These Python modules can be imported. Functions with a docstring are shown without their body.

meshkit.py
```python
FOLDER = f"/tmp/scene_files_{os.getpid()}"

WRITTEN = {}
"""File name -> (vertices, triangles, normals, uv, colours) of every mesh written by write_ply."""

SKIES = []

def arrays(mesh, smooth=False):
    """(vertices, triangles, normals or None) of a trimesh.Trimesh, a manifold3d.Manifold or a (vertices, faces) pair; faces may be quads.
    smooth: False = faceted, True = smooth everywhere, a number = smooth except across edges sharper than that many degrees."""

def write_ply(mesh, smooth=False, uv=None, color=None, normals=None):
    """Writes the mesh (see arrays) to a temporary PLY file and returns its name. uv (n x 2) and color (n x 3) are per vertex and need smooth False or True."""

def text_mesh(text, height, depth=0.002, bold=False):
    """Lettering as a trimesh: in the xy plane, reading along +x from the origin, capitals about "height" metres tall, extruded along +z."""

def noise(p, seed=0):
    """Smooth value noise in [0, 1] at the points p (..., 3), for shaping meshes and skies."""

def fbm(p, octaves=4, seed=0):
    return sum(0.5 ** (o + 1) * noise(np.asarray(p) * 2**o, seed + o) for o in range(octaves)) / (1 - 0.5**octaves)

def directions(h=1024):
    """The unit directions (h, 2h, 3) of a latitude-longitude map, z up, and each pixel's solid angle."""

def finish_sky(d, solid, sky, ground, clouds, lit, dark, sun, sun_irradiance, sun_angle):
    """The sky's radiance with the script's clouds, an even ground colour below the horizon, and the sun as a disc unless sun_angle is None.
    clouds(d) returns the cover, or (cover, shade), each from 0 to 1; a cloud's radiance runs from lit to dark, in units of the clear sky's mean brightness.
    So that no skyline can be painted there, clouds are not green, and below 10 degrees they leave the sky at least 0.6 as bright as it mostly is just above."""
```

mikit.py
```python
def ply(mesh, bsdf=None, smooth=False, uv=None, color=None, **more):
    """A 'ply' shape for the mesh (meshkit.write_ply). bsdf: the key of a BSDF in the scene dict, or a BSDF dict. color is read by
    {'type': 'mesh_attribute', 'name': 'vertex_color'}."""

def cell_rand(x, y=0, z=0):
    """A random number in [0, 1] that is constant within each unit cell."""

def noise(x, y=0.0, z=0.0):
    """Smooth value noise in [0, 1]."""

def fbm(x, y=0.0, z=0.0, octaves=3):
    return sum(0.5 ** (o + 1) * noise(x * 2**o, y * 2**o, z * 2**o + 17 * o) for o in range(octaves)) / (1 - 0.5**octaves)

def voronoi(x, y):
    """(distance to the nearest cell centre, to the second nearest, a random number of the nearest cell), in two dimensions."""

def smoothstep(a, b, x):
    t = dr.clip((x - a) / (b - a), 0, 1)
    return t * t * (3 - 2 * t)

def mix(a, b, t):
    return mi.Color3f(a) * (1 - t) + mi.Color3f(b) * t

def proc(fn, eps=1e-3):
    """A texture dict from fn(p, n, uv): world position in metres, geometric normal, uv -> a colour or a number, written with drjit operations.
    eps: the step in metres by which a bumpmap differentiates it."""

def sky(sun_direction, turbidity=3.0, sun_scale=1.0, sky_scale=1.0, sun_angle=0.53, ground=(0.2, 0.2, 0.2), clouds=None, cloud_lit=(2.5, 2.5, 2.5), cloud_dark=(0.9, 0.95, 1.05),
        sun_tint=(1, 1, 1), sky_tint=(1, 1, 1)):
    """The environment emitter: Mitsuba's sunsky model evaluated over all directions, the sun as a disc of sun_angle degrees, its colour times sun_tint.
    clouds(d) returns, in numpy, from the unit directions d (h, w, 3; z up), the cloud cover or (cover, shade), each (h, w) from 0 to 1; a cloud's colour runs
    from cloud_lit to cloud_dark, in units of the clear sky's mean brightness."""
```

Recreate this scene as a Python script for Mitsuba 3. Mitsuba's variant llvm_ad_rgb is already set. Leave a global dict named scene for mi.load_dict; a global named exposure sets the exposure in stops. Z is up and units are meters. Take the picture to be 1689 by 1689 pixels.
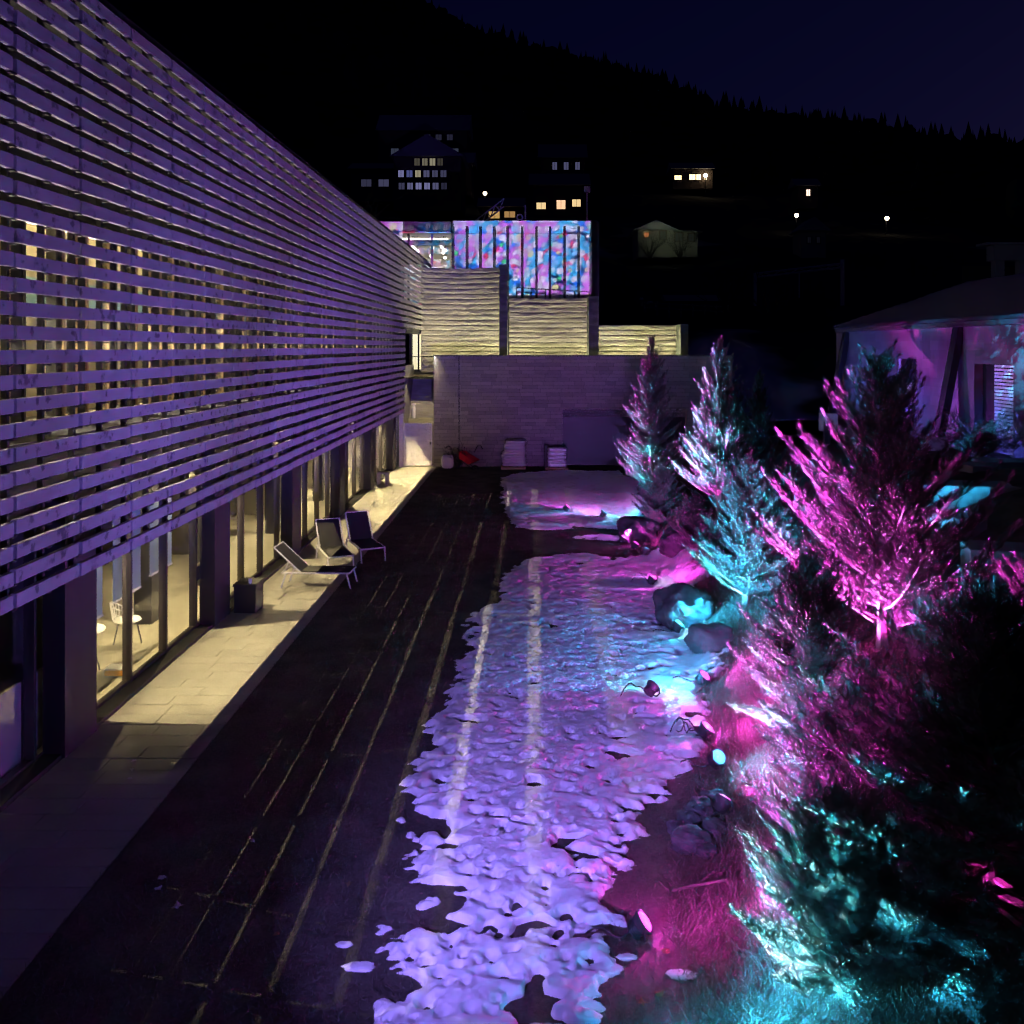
import math, random
import numpy as np, trimesh, drjit as dr, mitsuba as mi
import mikit, meshkit
from mikit import noise, fbm, voronoi, cell_rand, smoothstep, mix
T = mi.ScalarTransform4f
RNG = np.random.default_rng(7); random.seed(7)
scene, labels = {'type': 'scene'}, {}

# ------------------------------------------------------------------ camera, sky, exposure
exposure = 3.0
LS = 2.0 ** -exposure   # light scale that goes with the exposure
scene['camera'] = {'type': 'perspective', 'fov': 58.76, 'near_clip': 0.1, 'far_clip': 5000.0,
    'principal_point_offset_x': -0.0222, 'principal_point_offset_y': 0.1613,
    'to_world': T().look_at([0, 0, 5.5], [0, 100, 5.5], [0, 0, 1])}
scene['night_sky'] = {**mikit.sky((0.6, 0.55, 0.12), turbidity=3, sun_scale=0.0, sky_scale=0.15 * LS, sky_tint=(0.16, 0.15, 1.15), ground=(0.02, 0.02, 0.02)), 'sampling_weight': 0.6}
WARM = np.array([1.0, 0.80, 0.40]); CYAN = np.array([0.03, 0.50, 1.0]); MAG = np.array([1.0, 0.05, 0.80])
VIOLET = np.array([0.20, 0.125, 1.0])
K_FLOOD, K_DOME, K_WASH, K_BAY, K_STRIPE = 10500.0, 3.5, 1.0, 90.0, 110.0

# ------------------------------------------------------------------ helpers
def rgb(*c): return {'type': 'rgb', 'value': [float(x) for x in c]}
def vec(a): return np.asarray(a, float)
def unit(a): a = vec(a); return a / max(np.linalg.norm(a), 1e-9)
_used = {}
def nm(base):
    k = _used.get(base, -1) + 1; _used[base] = k
    return base if k == 0 else f'{base}_{k:03d}'
def tag(key, label=None, category=None, group=None, kind=None):
    d = {k: v for k, v in dict(label=label, category=category, group=group, kind=kind).items() if v}
    labels[key] = d; return key
def mesh(parts):
    vs, fs, n = [], [], 0
    for v, f in parts:
        v = np.asarray(v, float); f = np.asarray(f, int)
        if f.shape[1] == 4: f = np.vstack([f[:, [0, 1, 2]], f[:, [0, 2, 3]]])
        vs.append(v); fs.append(f + n); n += len(v)
    return np.vstack(vs), np.vstack(fs)
def tm(m): return trimesh.Trimesh(np.asarray(m[0]), np.asarray(m[1]), process=False)
def add(base, m, mat, parent=None, smooth=False, emit=None, weight=None, **more):
    key = nm(f'{parent}__{base}' if parent else base)
    if isinstance(m, tuple): m = tm(m)
    d = mikit.ply(m, mat, smooth=smooth, **more)
    if emit is not None:
        d['emitter'] = {'type': 'area', 'radiance': rgb(*(vec(emit) * LS))}
        if weight is not None: d['emitter']['sampling_weight'] = float(weight)
    scene[key] = d; return key
def put(base, plyd, parent, M):
    key = nm(f'{parent}__{base}' if parent else base)
    scene[key] = {**plyd, 'to_world': M}; return key
def thing(base, label, category, group=None, kind=None):
    key = nm(base); tag(key, label, category, group, kind); return key
BF = np.array([[0, 2, 3, 1], [4, 5, 7, 6], [0, 1, 5, 4], [2, 6, 7, 3], [0, 4, 6, 2], [1, 3, 7, 5]])
def box(x0, x1, y0, y1, z0, z1):
    v = np.array([[x, y, z] for z in (z0, z1) for y in (y0, y1) for x in (x0, x1)], float)
    return v, BF
def rbox(x0, x1, y0, y1, z0, z1, r=0.01):
    import manifold3d as m3
    c = trimesh.creation.icosphere(0, r).vertices
    h = trimesh.convex.convex_hull(np.vstack([c + [x, y, z] for x in (x0 + r, x1 - r) for y in (y0 + r, y1 - r) for z in (z0 + r, z1 - r)]))
    return np.array(h.vertices), np.array(h.faces)
def rot(m, ax, deg, about=(0, 0, 0)):
    R = trimesh.transformations.rotation_matrix(math.radians(deg), ax, about)
    return np.asarray(m[0]) @ R[:3, :3].T + R[:3, 3], m[1]
def move(m, d): return np.asarray(m[0]) + vec(d), m[1]
def tube(P, r, n=6, cap=True):
    P = np.asarray(P, float); r = np.broadcast_to(np.asarray(r, float), (len(P),))
    t = np.gradient(P, axis=0); t /= np.linalg.norm(t, axis=1, keepdims=True) + 1e-12
    ref = np.array([0.31, 0.17, 0.93]) if abs(t[0] @ [0.31, 0.17, 0.93]) < 0.9 else np.array([1.0, 0, 0])
    u = np.cross(t, ref); u /= np.linalg.norm(u, axis=1, keepdims=True) + 1e-12
    w = np.cross(t, u); a = np.arange(n) * 2 * np.pi / n
    V = P[:, None] + r[:, None, None] * (np.cos(a)[None, :, None] * u[:, None] + np.sin(a)[None, :, None] * w[:, None])
    k = len(P); i, j = np.meshgrid(np.arange(k - 1), np.arange(n), indexing='ij'); jn = (j + 1) % n
    F = np.stack([i * n + j, i * n + jn, (i + 1) * n + jn, (i + 1) * n + j], -1).reshape(-1, 4)
    F = np.vstack([F[:, [0, 1, 2]], F[:, [0, 2, 3]]]); V = V.reshape(-1, 3)
    if cap:
        V = np.vstack([V, P[:1], P[-1:]]); c = np.arange(n); m = k * n
        F = np.vstack([F, np.stack([(c + 1) % n, c, c * 0 + m], 1), np.stack([(k - 1) * n + c, (k - 1) * n + (c + 1) % n, c * 0 + m + 1], 1)])
    return V, F
def bar(a, b, w=0.03, n=4): return tube([a, b], w, n)
def grid(X, Y, Z):
    h, w = X.shape; i, j = np.meshgrid(np.arange(h - 1), np.arange(w - 1), indexing='ij'); a = i * w + j
    return np.stack([X, Y, Z], -1).reshape(-1, 3), np.stack([a, a + 1, a + w + 1, a + w], -1).reshape(-1, 4)
def lathe(prof, n=20):
    prof = np.asarray(prof, float); a = np.arange(n) * 2 * np.pi / n
    V = np.stack([prof[:, None, 0] * np.cos(a), prof[:, None, 0] * np.sin(a), np.repeat(prof[:, 1:2], n, 1)], -1)
    k = len(prof); i, j = np.meshgrid(np.arange(k - 1), np.arange(n), indexing='ij'); jn = (j + 1) % n
    return V.reshape(-1, 3), np.stack([i * n + j, i * n + jn, (i + 1) * n + jn, (i + 1) * n + j], -1).reshape(-1, 4)
def frame_to(o, axis):
    """4x4 taking local +z to axis at o."""
    z = unit(axis); x = unit(np.cross([0, 0, 1] if abs(z[2]) < 0.95 else [1, 0, 0], z)); y = np.cross(z, x)
    M = np.eye(4); M[:3, 0], M[:3, 1], M[:3, 2], M[:3, 3] = x, y, z, o; return M
def xf(m, M): return np.asarray(m[0]) @ M[:3, :3].T + M[:3, 3], m[1]
def sstep(a, b, x): t = np.clip((np.asarray(x, float) - a) / (b - a), 0, 1); return t * t * (3 - 2 * t)
def nz(x, y, s=1.0, seed=0, o=3): return meshkit.fbm(np.stack([np.asarray(x) * s, np.asarray(y) * s, np.zeros_like(np.asarray(x, float)) + 0.37], -1), o, seed)
def spot(name, o, target, I, cutoff, beam, tex=None, up=(0, 0.02, 1), w=1.0):
    d = {'type': 'spot', 'to_world': T().look_at([float(x) for x in o], [float(x) for x in target], list(up)), 'intensity': rgb(*(vec(I) * LS)), 'sampling_weight': float(w), 'cutoff_angle': float(cutoff), 'beam_width': float(beam)}
    if tex is not None: d['texture'] = tex
    scene[nm(name)] = d
def ordinal(i): return ['first', 'second', 'third', 'fourth', 'fifth', 'sixth', 'seventh', 'eighth', 'ninth', 'tenth', 'eleventh', 'twelfth'][i]

# ------------------------------------------------------------------ materials
def mat(name, bsdf, two=True): scene[name] = {'type': 'twosided', 'inner': bsdf} if two else bsdf
def dif(name, *c): mat(name, {'type': 'diffuse', 'reflectance': rgb(*c)})
def prin(name, c, rough=0.6, metallic=0.0, spec=0.4): mat(name, {'type': 'principled', 'base_color': c if isinstance(c, dict) else rgb(*c), 'roughness': rough, 'metallic': metallic, 'specular': spec})
prin('m_slat', mikit.proc(lambda p, n, uv: mix((0.40, 0.38, 0.35), (0.10, 0.095, 0.10), smoothstep(0.60, 0.78, fbm(p.y * 9, p.z * 9, p.x * 9 + 3, 4)) * 0.8 + 0.22 * noise(p.y * 2.1, p.z * 2.5, 1))), 0.75)
prin('m_black', (0.012, 0.012, 0.014), 0.55); prin('m_dark', (0.03, 0.03, 0.035), 0.45)
prin('m_frame', (0.05, 0.045, 0.04), 0.35, 0.3); prin('m_column', (0.014, 0.013, 0.017), 0.6)
def f_pave(p, n, uv):
    g = fbm(p.x * 3, p.y * 3, 0, 4); s = noise(p.x * 70, p.y * 70)
    wet = smoothstep(0.5, 0.72, fbm(p.x * 0.8 + 5, p.y * 0.8, 2, 3)) * (1 - smoothstep(12.5, 14.5, p.y))
    return mix((0.36, 0.34, 0.30), (0.24, 0.225, 0.20), g * 0.7 + 0.3 * s) * (1 - 0.55 * wet)
prin('m_pave', mikit.proc(f_pave), 0.7)
def f_soil(p, n, uv):
    g = fbm(p.x * 2.3, p.y * 2.3, 0, 4); s = noise(p.x * 45, p.y * 45); t = noise(p.x * 130, p.y * 130)
    return mix((0.026, 0.026, 0.024), (0.15, 0.138, 0.112), dr.clip(1.5 * g - 0.35, 0, 1) * 0.5 + 0.3 * s + 0.2 * t)
mat('m_lawn', {'type': 'bumpmap', 'arbitrary': mikit.proc(lambda p, n, uv: 0.03 * noise(p.x * 22, p.y * 22) + 0.012 * noise(p.x * 70, p.y * 70), 4e-3), 'scale': 1.0,
    'b': {'type': 'diffuse', 'reflectance': mikit.proc(f_soil)}})
dif('m_grass', 0.13, 0.12, 0.095); dif('m_drygrass', 0.115, 0.10, 0.085)
mat('m_snow', {'type': 'bumpmap', 'arbitrary': mikit.proc(lambda p, n, uv: 0.012 * noise(p.x * 28, p.y * 28, p.z * 28) + 0.007 * noise(p.x * 75, p.y * 75, p.z * 75), 3e-3), 'scale': 1.0, 'b': {'type': 'diffuse', 'reflectance': mikit.proc(lambda p, n, uv: mix((0.86, 0.87, 0.90), (0.62, 0.60, 0.58), 0.55 * smoothstep(0.55, 0.8, fbm(p.x * 4, p.y * 4, 1, 3))))}})
mat('m_needle', {'type': 'diffuse', 'reflectance': mikit.proc(lambda p, n, uv: mix((0.118, 0.12, 0.112), (0.075, 0.085, 0.075), noise(p.x * 5, p.y * 5, p.z * 5)))})
prin('m_bark', mikit.proc(lambda p, n, uv: mix((0.12, 0.10, 0.085), (0.05, 0.04, 0.035), fbm(p.x * 25, p.y * 25, p.z * 8, 3))), 0.9)
prin('m_rock', mikit.proc(lambda p, n, uv: mix((0.09, 0.09, 0.09), (0.025, 0.025, 0.03), fbm(p.x * 6, p.y * 6, p.z * 6, 4))), 0.8)
def f_block(p, n, uv):
    row = dr.floor(p.z / 0.17); off = cell_rand(row, 3, 1) * 2
    cx = (p.x + off) / (0.45 + 0.5 * cell_rand(row, 7, 2)); c = cell_rand(dr.floor(cx), row, 5)
    fz = p.z / 0.17 - row; fx = cx - dr.floor(cx)
    joint = dr.maximum(1 - smoothstep(0.0, 0.10, dr.minimum(fz, 1 - fz)), 1 - smoothstep(0.0, 0.03, dr.minimum(fx, 1 - fx)))
    return mix((0.33, 0.31, 0.28), (0.19, 0.18, 0.165), c * 0.6 + 0.4 * fbm(p.x * 7, p.z * 18, 0, 3)) * (1 - 0.35 * joint)
def h_block(p, n, uv):
    row = dr.floor(p.z / 0.17); off = cell_rand(row, 3, 1) * 2
    cx = (p.x + off) / (0.45 + 0.5 * cell_rand(row, 7, 2)); c = cell_rand(dr.floor(cx), row, 9)
    fz = p.z / 0.17 - row
    return 0.02 * c + 0.03 * fbm(p.x * 5, p.z * 16, 0, 3) - 0.02 * (1 - smoothstep(0.0, 0.14, dr.minimum(fz, 1 - fz)))
mat('m_block', {'type': 'bumpmap', 'arbitrary': mikit.proc(h_block, 1e-2), 'scale': 1.0, 'b': {'type': 'diffuse', 'reflectance': mikit.proc(f_block)}})
prin('m_stone', mikit.proc(lambda p, n, uv: mix((0.45, 0.43, 0.36), (0.25, 0.23, 0.19), fbm(p.x * 2.2, p.y * 2, p.z * 9, 4) * 0.8 + 0.3 * smoothstep(0.55, 0.75, noise(p.x * 1.3, p.z * 4, 4)))), 0.85)
prin('m_stonedark', mikit.proc(lambda p, n, uv: mix((0.07, 0.08, 0.075), (0.14, 0.15, 0.14), smoothstep(0.4, 0.75, fbm(p.x * 2, p.y * 2, p.z * 5, 4)))), 0.6)
mat('m_glass', {'type': 'thindielectric', 'int_ior': 1.5}, False)
dif('m_cream', 0.72, 0.68, 0.56); dif('m_board', .38, .37, .38); dif('m_inner', 0.14, 0.13, 0.105); dif('m_white', 0.80, 0.79, 0.77); dif('m_floor', 0.20, 0.185, 0.15); dif('m_blind', 0.34, 0.45, 0.50)
def f_upper(p, n, uv):
    teal = smoothstep(6.02, 6.06, p.z) * (1 - smoothstep(6.62, 6.66, p.z))
    return mix((0.74, 0.66, 0.44), (0.42, 0.66, 0.62), teal)
dif('m_paleMetal', 0.62, 0.61, 0.63); prin('m_sling', (0.018, 0.018, 0.02), 0.7)
mat('m_upper', {'type': 'diffuse', 'reflectance': mikit.proc(f_upper)}); dif('m_wood', 0.42, 0.30, 0.16)
dif('m_sack', 0.62, 0.60, 0.56); dif('m_red', 0.45, 0.02, 0.04); prin('m_plastic', (0.02, 0.02, 0.022), 0.35)
def f_hill(p, n, uv):
    s = smoothstep(7.5, 9.0, p.x + 1.2 * fbm(p.x * 0.5, p.y * 0.5, 0, 3)) * (1 - smoothstep(15.5, 17.5, p.x + 5 * fbm(p.x * 0.35 + 9, p.y * 0.35, 0, 3))) * (1 - smoothstep(60, 66, p.y + 9 * fbm(p.x * 0.3, p.y * 0.3, 4, 3)))
    s2 = smoothstep(0.62, 0.7, fbm(p.x * 0.06, p.y * 0.06, 3, 4)) * 0.35
    return mix((0.06, 0.062, 0.06), (0.80, 0.81, 0.85), dr.maximum(s, s2 * (1 - smoothstep(90, 200, p.y)) * smoothstep(60, 75, p.y)))
mat('m_hill', {'type': 'diffuse', 'reflectance': mikit.proc(f_hill)}); dif('m_forest', 0.06, 0.066, 0.06)
dif('m_housewall', 0.34, 0.33, 0.30); dif('m_houseroof', 0.34, 0.34, 0.36); dif('m_housewood', 0.15, 0.12, 0.10); dif('m_pane', 0.16, 0.17, 0.20)
dif('m_roofsnow', 0.55, 0.55, 0.58); dif('m_concrete', 0.30, 0.295, 0.29); dif('m_facade', 0.78, 0.78, 0.78); dif('m_leaf', 0.16, 0.10, 0.05); dif('m_paleleaf', 0.40, 0.38, 0.36)
prin('m_rwall', mikit.proc(lambda p, n, uv: mix((0.15, 0.145, 0.14), (0.09, 0.085, 0.085), cell_rand(dr.floor(p.y / 0.6 + 0.5 * cell_rand(dr.floor(p.z / 0.3))), dr.floor(p.z / 0.3), 2) * 0.6 + 0.4 * fbm(p.y * 3, p.z * 3, 0, 3))), 0.8)
dif('m_orange', 0.55, 0.22, 0.03); prin('m_housing', (0.035, 0.035, 0.04), 0.4)

# ------------------------------------------------------------------ terrain
def toe(y): return np.interp(y, [6, 9, 10.5, 13, 20, 26, 31, 40], [1.35, 1.45, 1.9, 2.6, 2.95, 2.9, 2.7, 3.6])
def H(x, y):
    x, y = np.asarray(x, float), np.asarray(y, float); u = x - toe(y)
    s = np.interp(y, [6, 12, 20, 27, 32, 40], [0.75, 0.85, 0.9, 0.7, 0.35, 0.2])
    b = sstep(0.2, 1.5, u)
    h = s * sstep(-0.15, 1.9, u) + 1.7 * sstep(3.2, 8.5, u) * np.interp(y, [30, 42], [1, 0.55])
    return h + b * (0.30 * (nz(x, y, 0.9, 3) - 0.5) + 0.10 * (nz(x, y, 3.0, 5) - 0.5)) + 0.012 * (nz(x, y, 1.5, 8) - 0.5)
for xs, ys, nmz in ((np.arange(-4.5, 5.61, 0.1), np.arange(-4, 17.01, 0.1), 'lawn'), (np.arange(-4.5, 5.61, 0.16), np.arange(17.0, 42.0, 0.16), 'lawn'), (np.arange(5.6, 30, 0.4), np.arange(-4, 45, 0.4), 'embankment')):
    X, Y = np.meshgrid(xs, ys); k = add(nmz, grid(X, Y, H(X, Y)), 'm_lawn', smooth=True); tag(k, kind='structure')
RX = np.array([-900, -500, -130, -52, 29, 139, 214, 377, 800, 1500.0]); RZ = np.array([430, 380, 285, 240, 214, 177, 163, 142, 110, 75.0])
def hillz(x, y):
    x, y = np.asarray(x, float), np.asarray(y, float)
    f = np.clip((y - 72) / 628, 0, None) ** 1.2; ridge = np.interp(x, RX, RZ)
    base = np.where(y < 72, 4.2 + 3.8 * sstep(62, 76, y), 8.0)
    left = 4.0 + 4.5 * sstep(58, 74, y); right = 2.0 + 4.7 * sstep(42.5, 62, y) + 1.3 * sstep(62, 76, y)
    base = left + (right - left) * sstep(8.4, 10.5, x)
    n = (nz(x, y, 0.012, 11, 4) - 0.5) * np.clip((y - 90) * 0.09, 0, 26)
    n2 = (nz(x, y, 0.4, 12, 3) - 0.5) * 0.5 * sstep(9, 12, x)
    return base + (ridge - 8) * np.minimum(f, 1.0 + 0 * f) + n + n2
ys = np.concatenate([np.arange(43.0, 80, 0.8), np.geomspace(80, 720, 130), [760, 900, 1300]])
xs = np.concatenate([-np.geomspace(60, 900, 30)[::-1], np.arange(-58, -6, 2.0), np.arange(-6, 40, 0.8), np.geomspace(40.5, 1500, 50)])
X, Y = np.meshgrid(xs, ys); Zh = hillz(X, Y); Zh = np.where(Y > 720, Zh - (Y - 720) * 0.3, Zh)
tag(add('hill', grid(X, Y, Zh), 'm_hill', smooth=True), kind='structure')

# forest on the hill: conifers and round crowns as one far mass
def conifer_proto(n=9, seed=0):
    r = np.random.default_rng(seed); parts = []
    for i in range(5):
        z0 = 0.12 + 0.17 * i; rad = 0.23 * (1 - i / 5.6) * (0.85 + 0.3 * r.random()); a = np.arange(n) * 2 * np.pi / n + r.random()
        rr = rad * (0.65 + 0.7 * r.random(n)); v = np.vstack([np.stack([rr * np.cos(a), rr * np.sin(a), z0 + 0.05 * r.random(n) - 0.03], 1), [[0, 0, z0 + 0.30]]])
        parts.append((v, np.stack([np.arange(n), (np.arange(n) + 1) % n, np.full(n, n)], 1)))
    return mesh(parts)
def round_proto(seed=0):
    s = trimesh.creation.icosphere(2, 0.30); v = np.array(s.vertices); v *= (0.72 + 0.6 * meshkit.fbm(v * 7 + seed, 3))[:, None]; v[:, 2] = v[:, 2] * 1.3 + 0.58
    return v, np.array(s.faces)
P3 = [conifer_proto(seed=i) for i in range(4)] + [round_proto(3.3), round_proto(8.1)]
HOUSES = ((-16.7, 146), (-25.5, 160), (-20, 200), (-14.6, 170), (3.9, 146), (5.2, 172), (14.6, 113), (18.6, 113), (36, 210), (51, 172), (36.8, 122), (43.2, 150), (58.1, 150), (-8.75, 160), (39.5, 207))
fv, ff, fn = [], [], 0
r = np.random.default_rng(21)
for i in range(1400):
    if i < 900: y = r.uniform(640, 715); x = r.uniform(-140, 460)
    else:
        y = 95 + 560 * r.random() ** 0.8; x = r.uniform(-0.32, 0.72) * y
    if y < 230 and not r.random() < 0.35: continue
    if any((x - hx) ** 2 + (y - hy) ** 2 < 14 ** 2 or (y < hy and y > hy * .55 and abs(x / y - hx / hy) < 9 / hy + 4 / y) for hx, hy in HOUSES): continue
    kind = r.integers(0, 4) if r.random() < 0.6 else r.integers(4, 6)
    h = (r.uniform(9, 24) if kind < 4 else r.uniform(9, 20)) * (0.6 if y < 230 else 1.0); v, f = P3[kind]
    if len(f[0]) == 4: f = np.vstack([f[:, [0, 1, 2]], f[:, [0, 2, 3]]])
    a = r.uniform(0, 6.28); c, s_ = math.cos(a), math.sin(a); w = h * r.uniform(0.8, 1.15)
    v2 = np.stack([(v[:, 0] * c - v[:, 1] * s_) * w + x, (v[:, 0] * s_ + v[:, 1] * c) * w + y, v[:, 2] * h + float(hillz(x, y)) - 1.0], 1)
    fv.append(v2); ff.append(f + fn); fn += len(v2)
tag(add('forest', (np.vstack(fv), np.vstack(ff)), 'm_forest'), 'dark wooded mountainside seen against the navy night sky', 'forest', kind='stuff')

# ------------------------------------------------------------------ louvred building (left)
B = thing('louvred_building', 'long building behind horizontal stone louvres lit violet, glazed at ground level', 'building')
XS, PIT, SH, SD, MOD, Z0, Y0 = -5.65, 0.2657, 0.154, 0.068, 1.425, 2.65, 9.89
def slat_mesh(seed, L=MOD - 0.062):
    nx, nh = 14, 3
    r = np.random.default_rng(seed)
    ring = np.array([(0, 0), (0, 0.33), (0, 0.67), (0, 1), (-1, 1), (-1, 0.5), (-1, 0)], float); R = len(ring)
    V = []
    for i in range(nx + 1):
        for (a, b) in ring: V.append([a * SD, i / nx * L, b * SH])
    V = np.array(V); n = (meshkit.fbm(V * [1, 9, 22] + seed * 3.7, 3) - 0.5)
    V[:, 0] += 0.012 * n; V[:, 2] += 0.009 * (meshkit.fbm(V * [9, 5, 9] + seed, 3) - 0.5)
    F = []
    for i in range(nx):
        for j in range(R):
            a, b = i * R + j, i * R + (j + 1) % R; F += [[a, b, b + R], [a, b + R, a + R]]
    for j in range(1, R - 1): F.append([0, j + 1, j]); o = nx * R; F.append([o, o + j, o + j + 1])
    return V, np.array(F)
slats = [slat_mesh(s) for s in range(6)]; slat_ply = [mikit.ply(tm(s), 'm_slat') for s in slats]
rest = []
for k in range(28):
    for j in range(-4, 28):
        z = Z0 + k * PIT
        if j >= 21 and z < 6.25: continue
        s = (k * 7 + j * 13) % 6; dx, dz, dy = RNG.normal(0, 0.004), RNG.normal(0, 0.0035), RNG.normal(0, 0.004)
        y = Y0 + MOD * j + 0.031 + dy
        if -1 <= j < 10 and len([1 for q in scene if q.startswith(B + '__slat')]) < 300:
            put('slat', slat_ply[s], B, T().translate([XS + dx, y, z + dz]).rotate([1, 0, 0], float(RNG.normal(0, 0.12))))
        else: rest.append(move(slats[s], (XS + dx, y, z + dz)))
tag(add('far_slat', mesh(rest), 'm_slat', B), kind='stuff')
for i in range(-2, 43):   # steel posts carrying the slats, each with brackets under every slat
    y = Y0 + MOD / 2 * i - (0 if i % 2 == 0 else 0.0); top = 10.0; lo = Z0 - 0.02
    ps = [box(XS - 0.145, XS - 0.075, y - 0.022, y + 0.022, lo, top)]
    ps += [box(XS - 0.08, XS - 0.006, y - 0.05, y + 0.05, Z0 + k * PIT - 0.024, Z0 + k * PIT - 0.008) for k in range(28)]
    add('post', mesh(ps), 'm_black', B)
# body of the building
FX, GX = -7.15, -6.62
add('ground_ceiling', mesh([box(-20, -6.35, 3, 41.4, 3.62, 4.3)]), 'm_dark', B)
add('roof', mesh([box(-20, XS - 0.16, 3, 49.9, 10.02, 10.2), box(-20, -7.3, 3, 49.9, 7.5, 10.0)]), 'm_dark', B)
add('end_wall', mesh([box(-20, -6.4, 39.95, 41.3, 4.3, 7.5), box(-20, -6.7, 41.3, 41.6, 0, 4.3)]), 'm_concrete', B)
add('upper_end_block', box(-20, XS - 0.17, 41.3, 49.9, 6.2, 7.5), 'm_dark', B)
# upper floor: dark wall with narrow openings, lit corridor behind
ops = [(8.6, 9.1), (10.4, 10.9), (11.95, 12.18), (12.83, 13.40), (13.9, 14.0), (14.62, 15.08), (15.62, 15.9), (16.42, 16.72), (17.48, 17.80), (18.35, 18.62), (19.25, 19.5), (20.3, 20.65), (21.3, 21.5), (22.4, 22.75), (23.6, 23.8), (24.6, 25.0), (26.2, 26.45), (27.6, 27.95), (29.2, 29.4), (30.6, 31.0), (32.4, 32.6), (34.0, 34.4), (36.2, 36.4), (38.0, 38.4)]
ops = [(a - 0.1, b + 0.12) for a, b in ops]
edges = [3.0] + [e for o in ops for e in o] + [39.95]
add('upper_wall', mesh([box(FX - 0.12, FX, edges[i], edges[i + 1], 4.3, 7.5) for i in range(0, len(edges), 2)]), 'm_black', B)
add('corridor_wall', box(-8.35, -8.25, 3, 39.9, 4.3, 7.5), 'm_upper', B)
add('corridor_floor', box(-8.25, FX - 0.12, 3, 39.9, 4.3, 4.36), 'm_floor', B)
ops_done = True
for (a, b, e) in ((8.2, 22.0, 90.0), (22.1, 39.5, 70.0)): add('uplight_strip', (np.array([[FX + 0.02, a, 5.3], [FX + 0.02, b, 5.3], [FX + 0.07, b, 5.28], [FX + 0.07, a, 5.28]]), np.array([[0, 3, 2, 1]])), 'm_white', B, emit=e * np.array([1, .86, .58]), weight=0.8)  # added glow strips, in place of window light on the slat undersides
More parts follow.
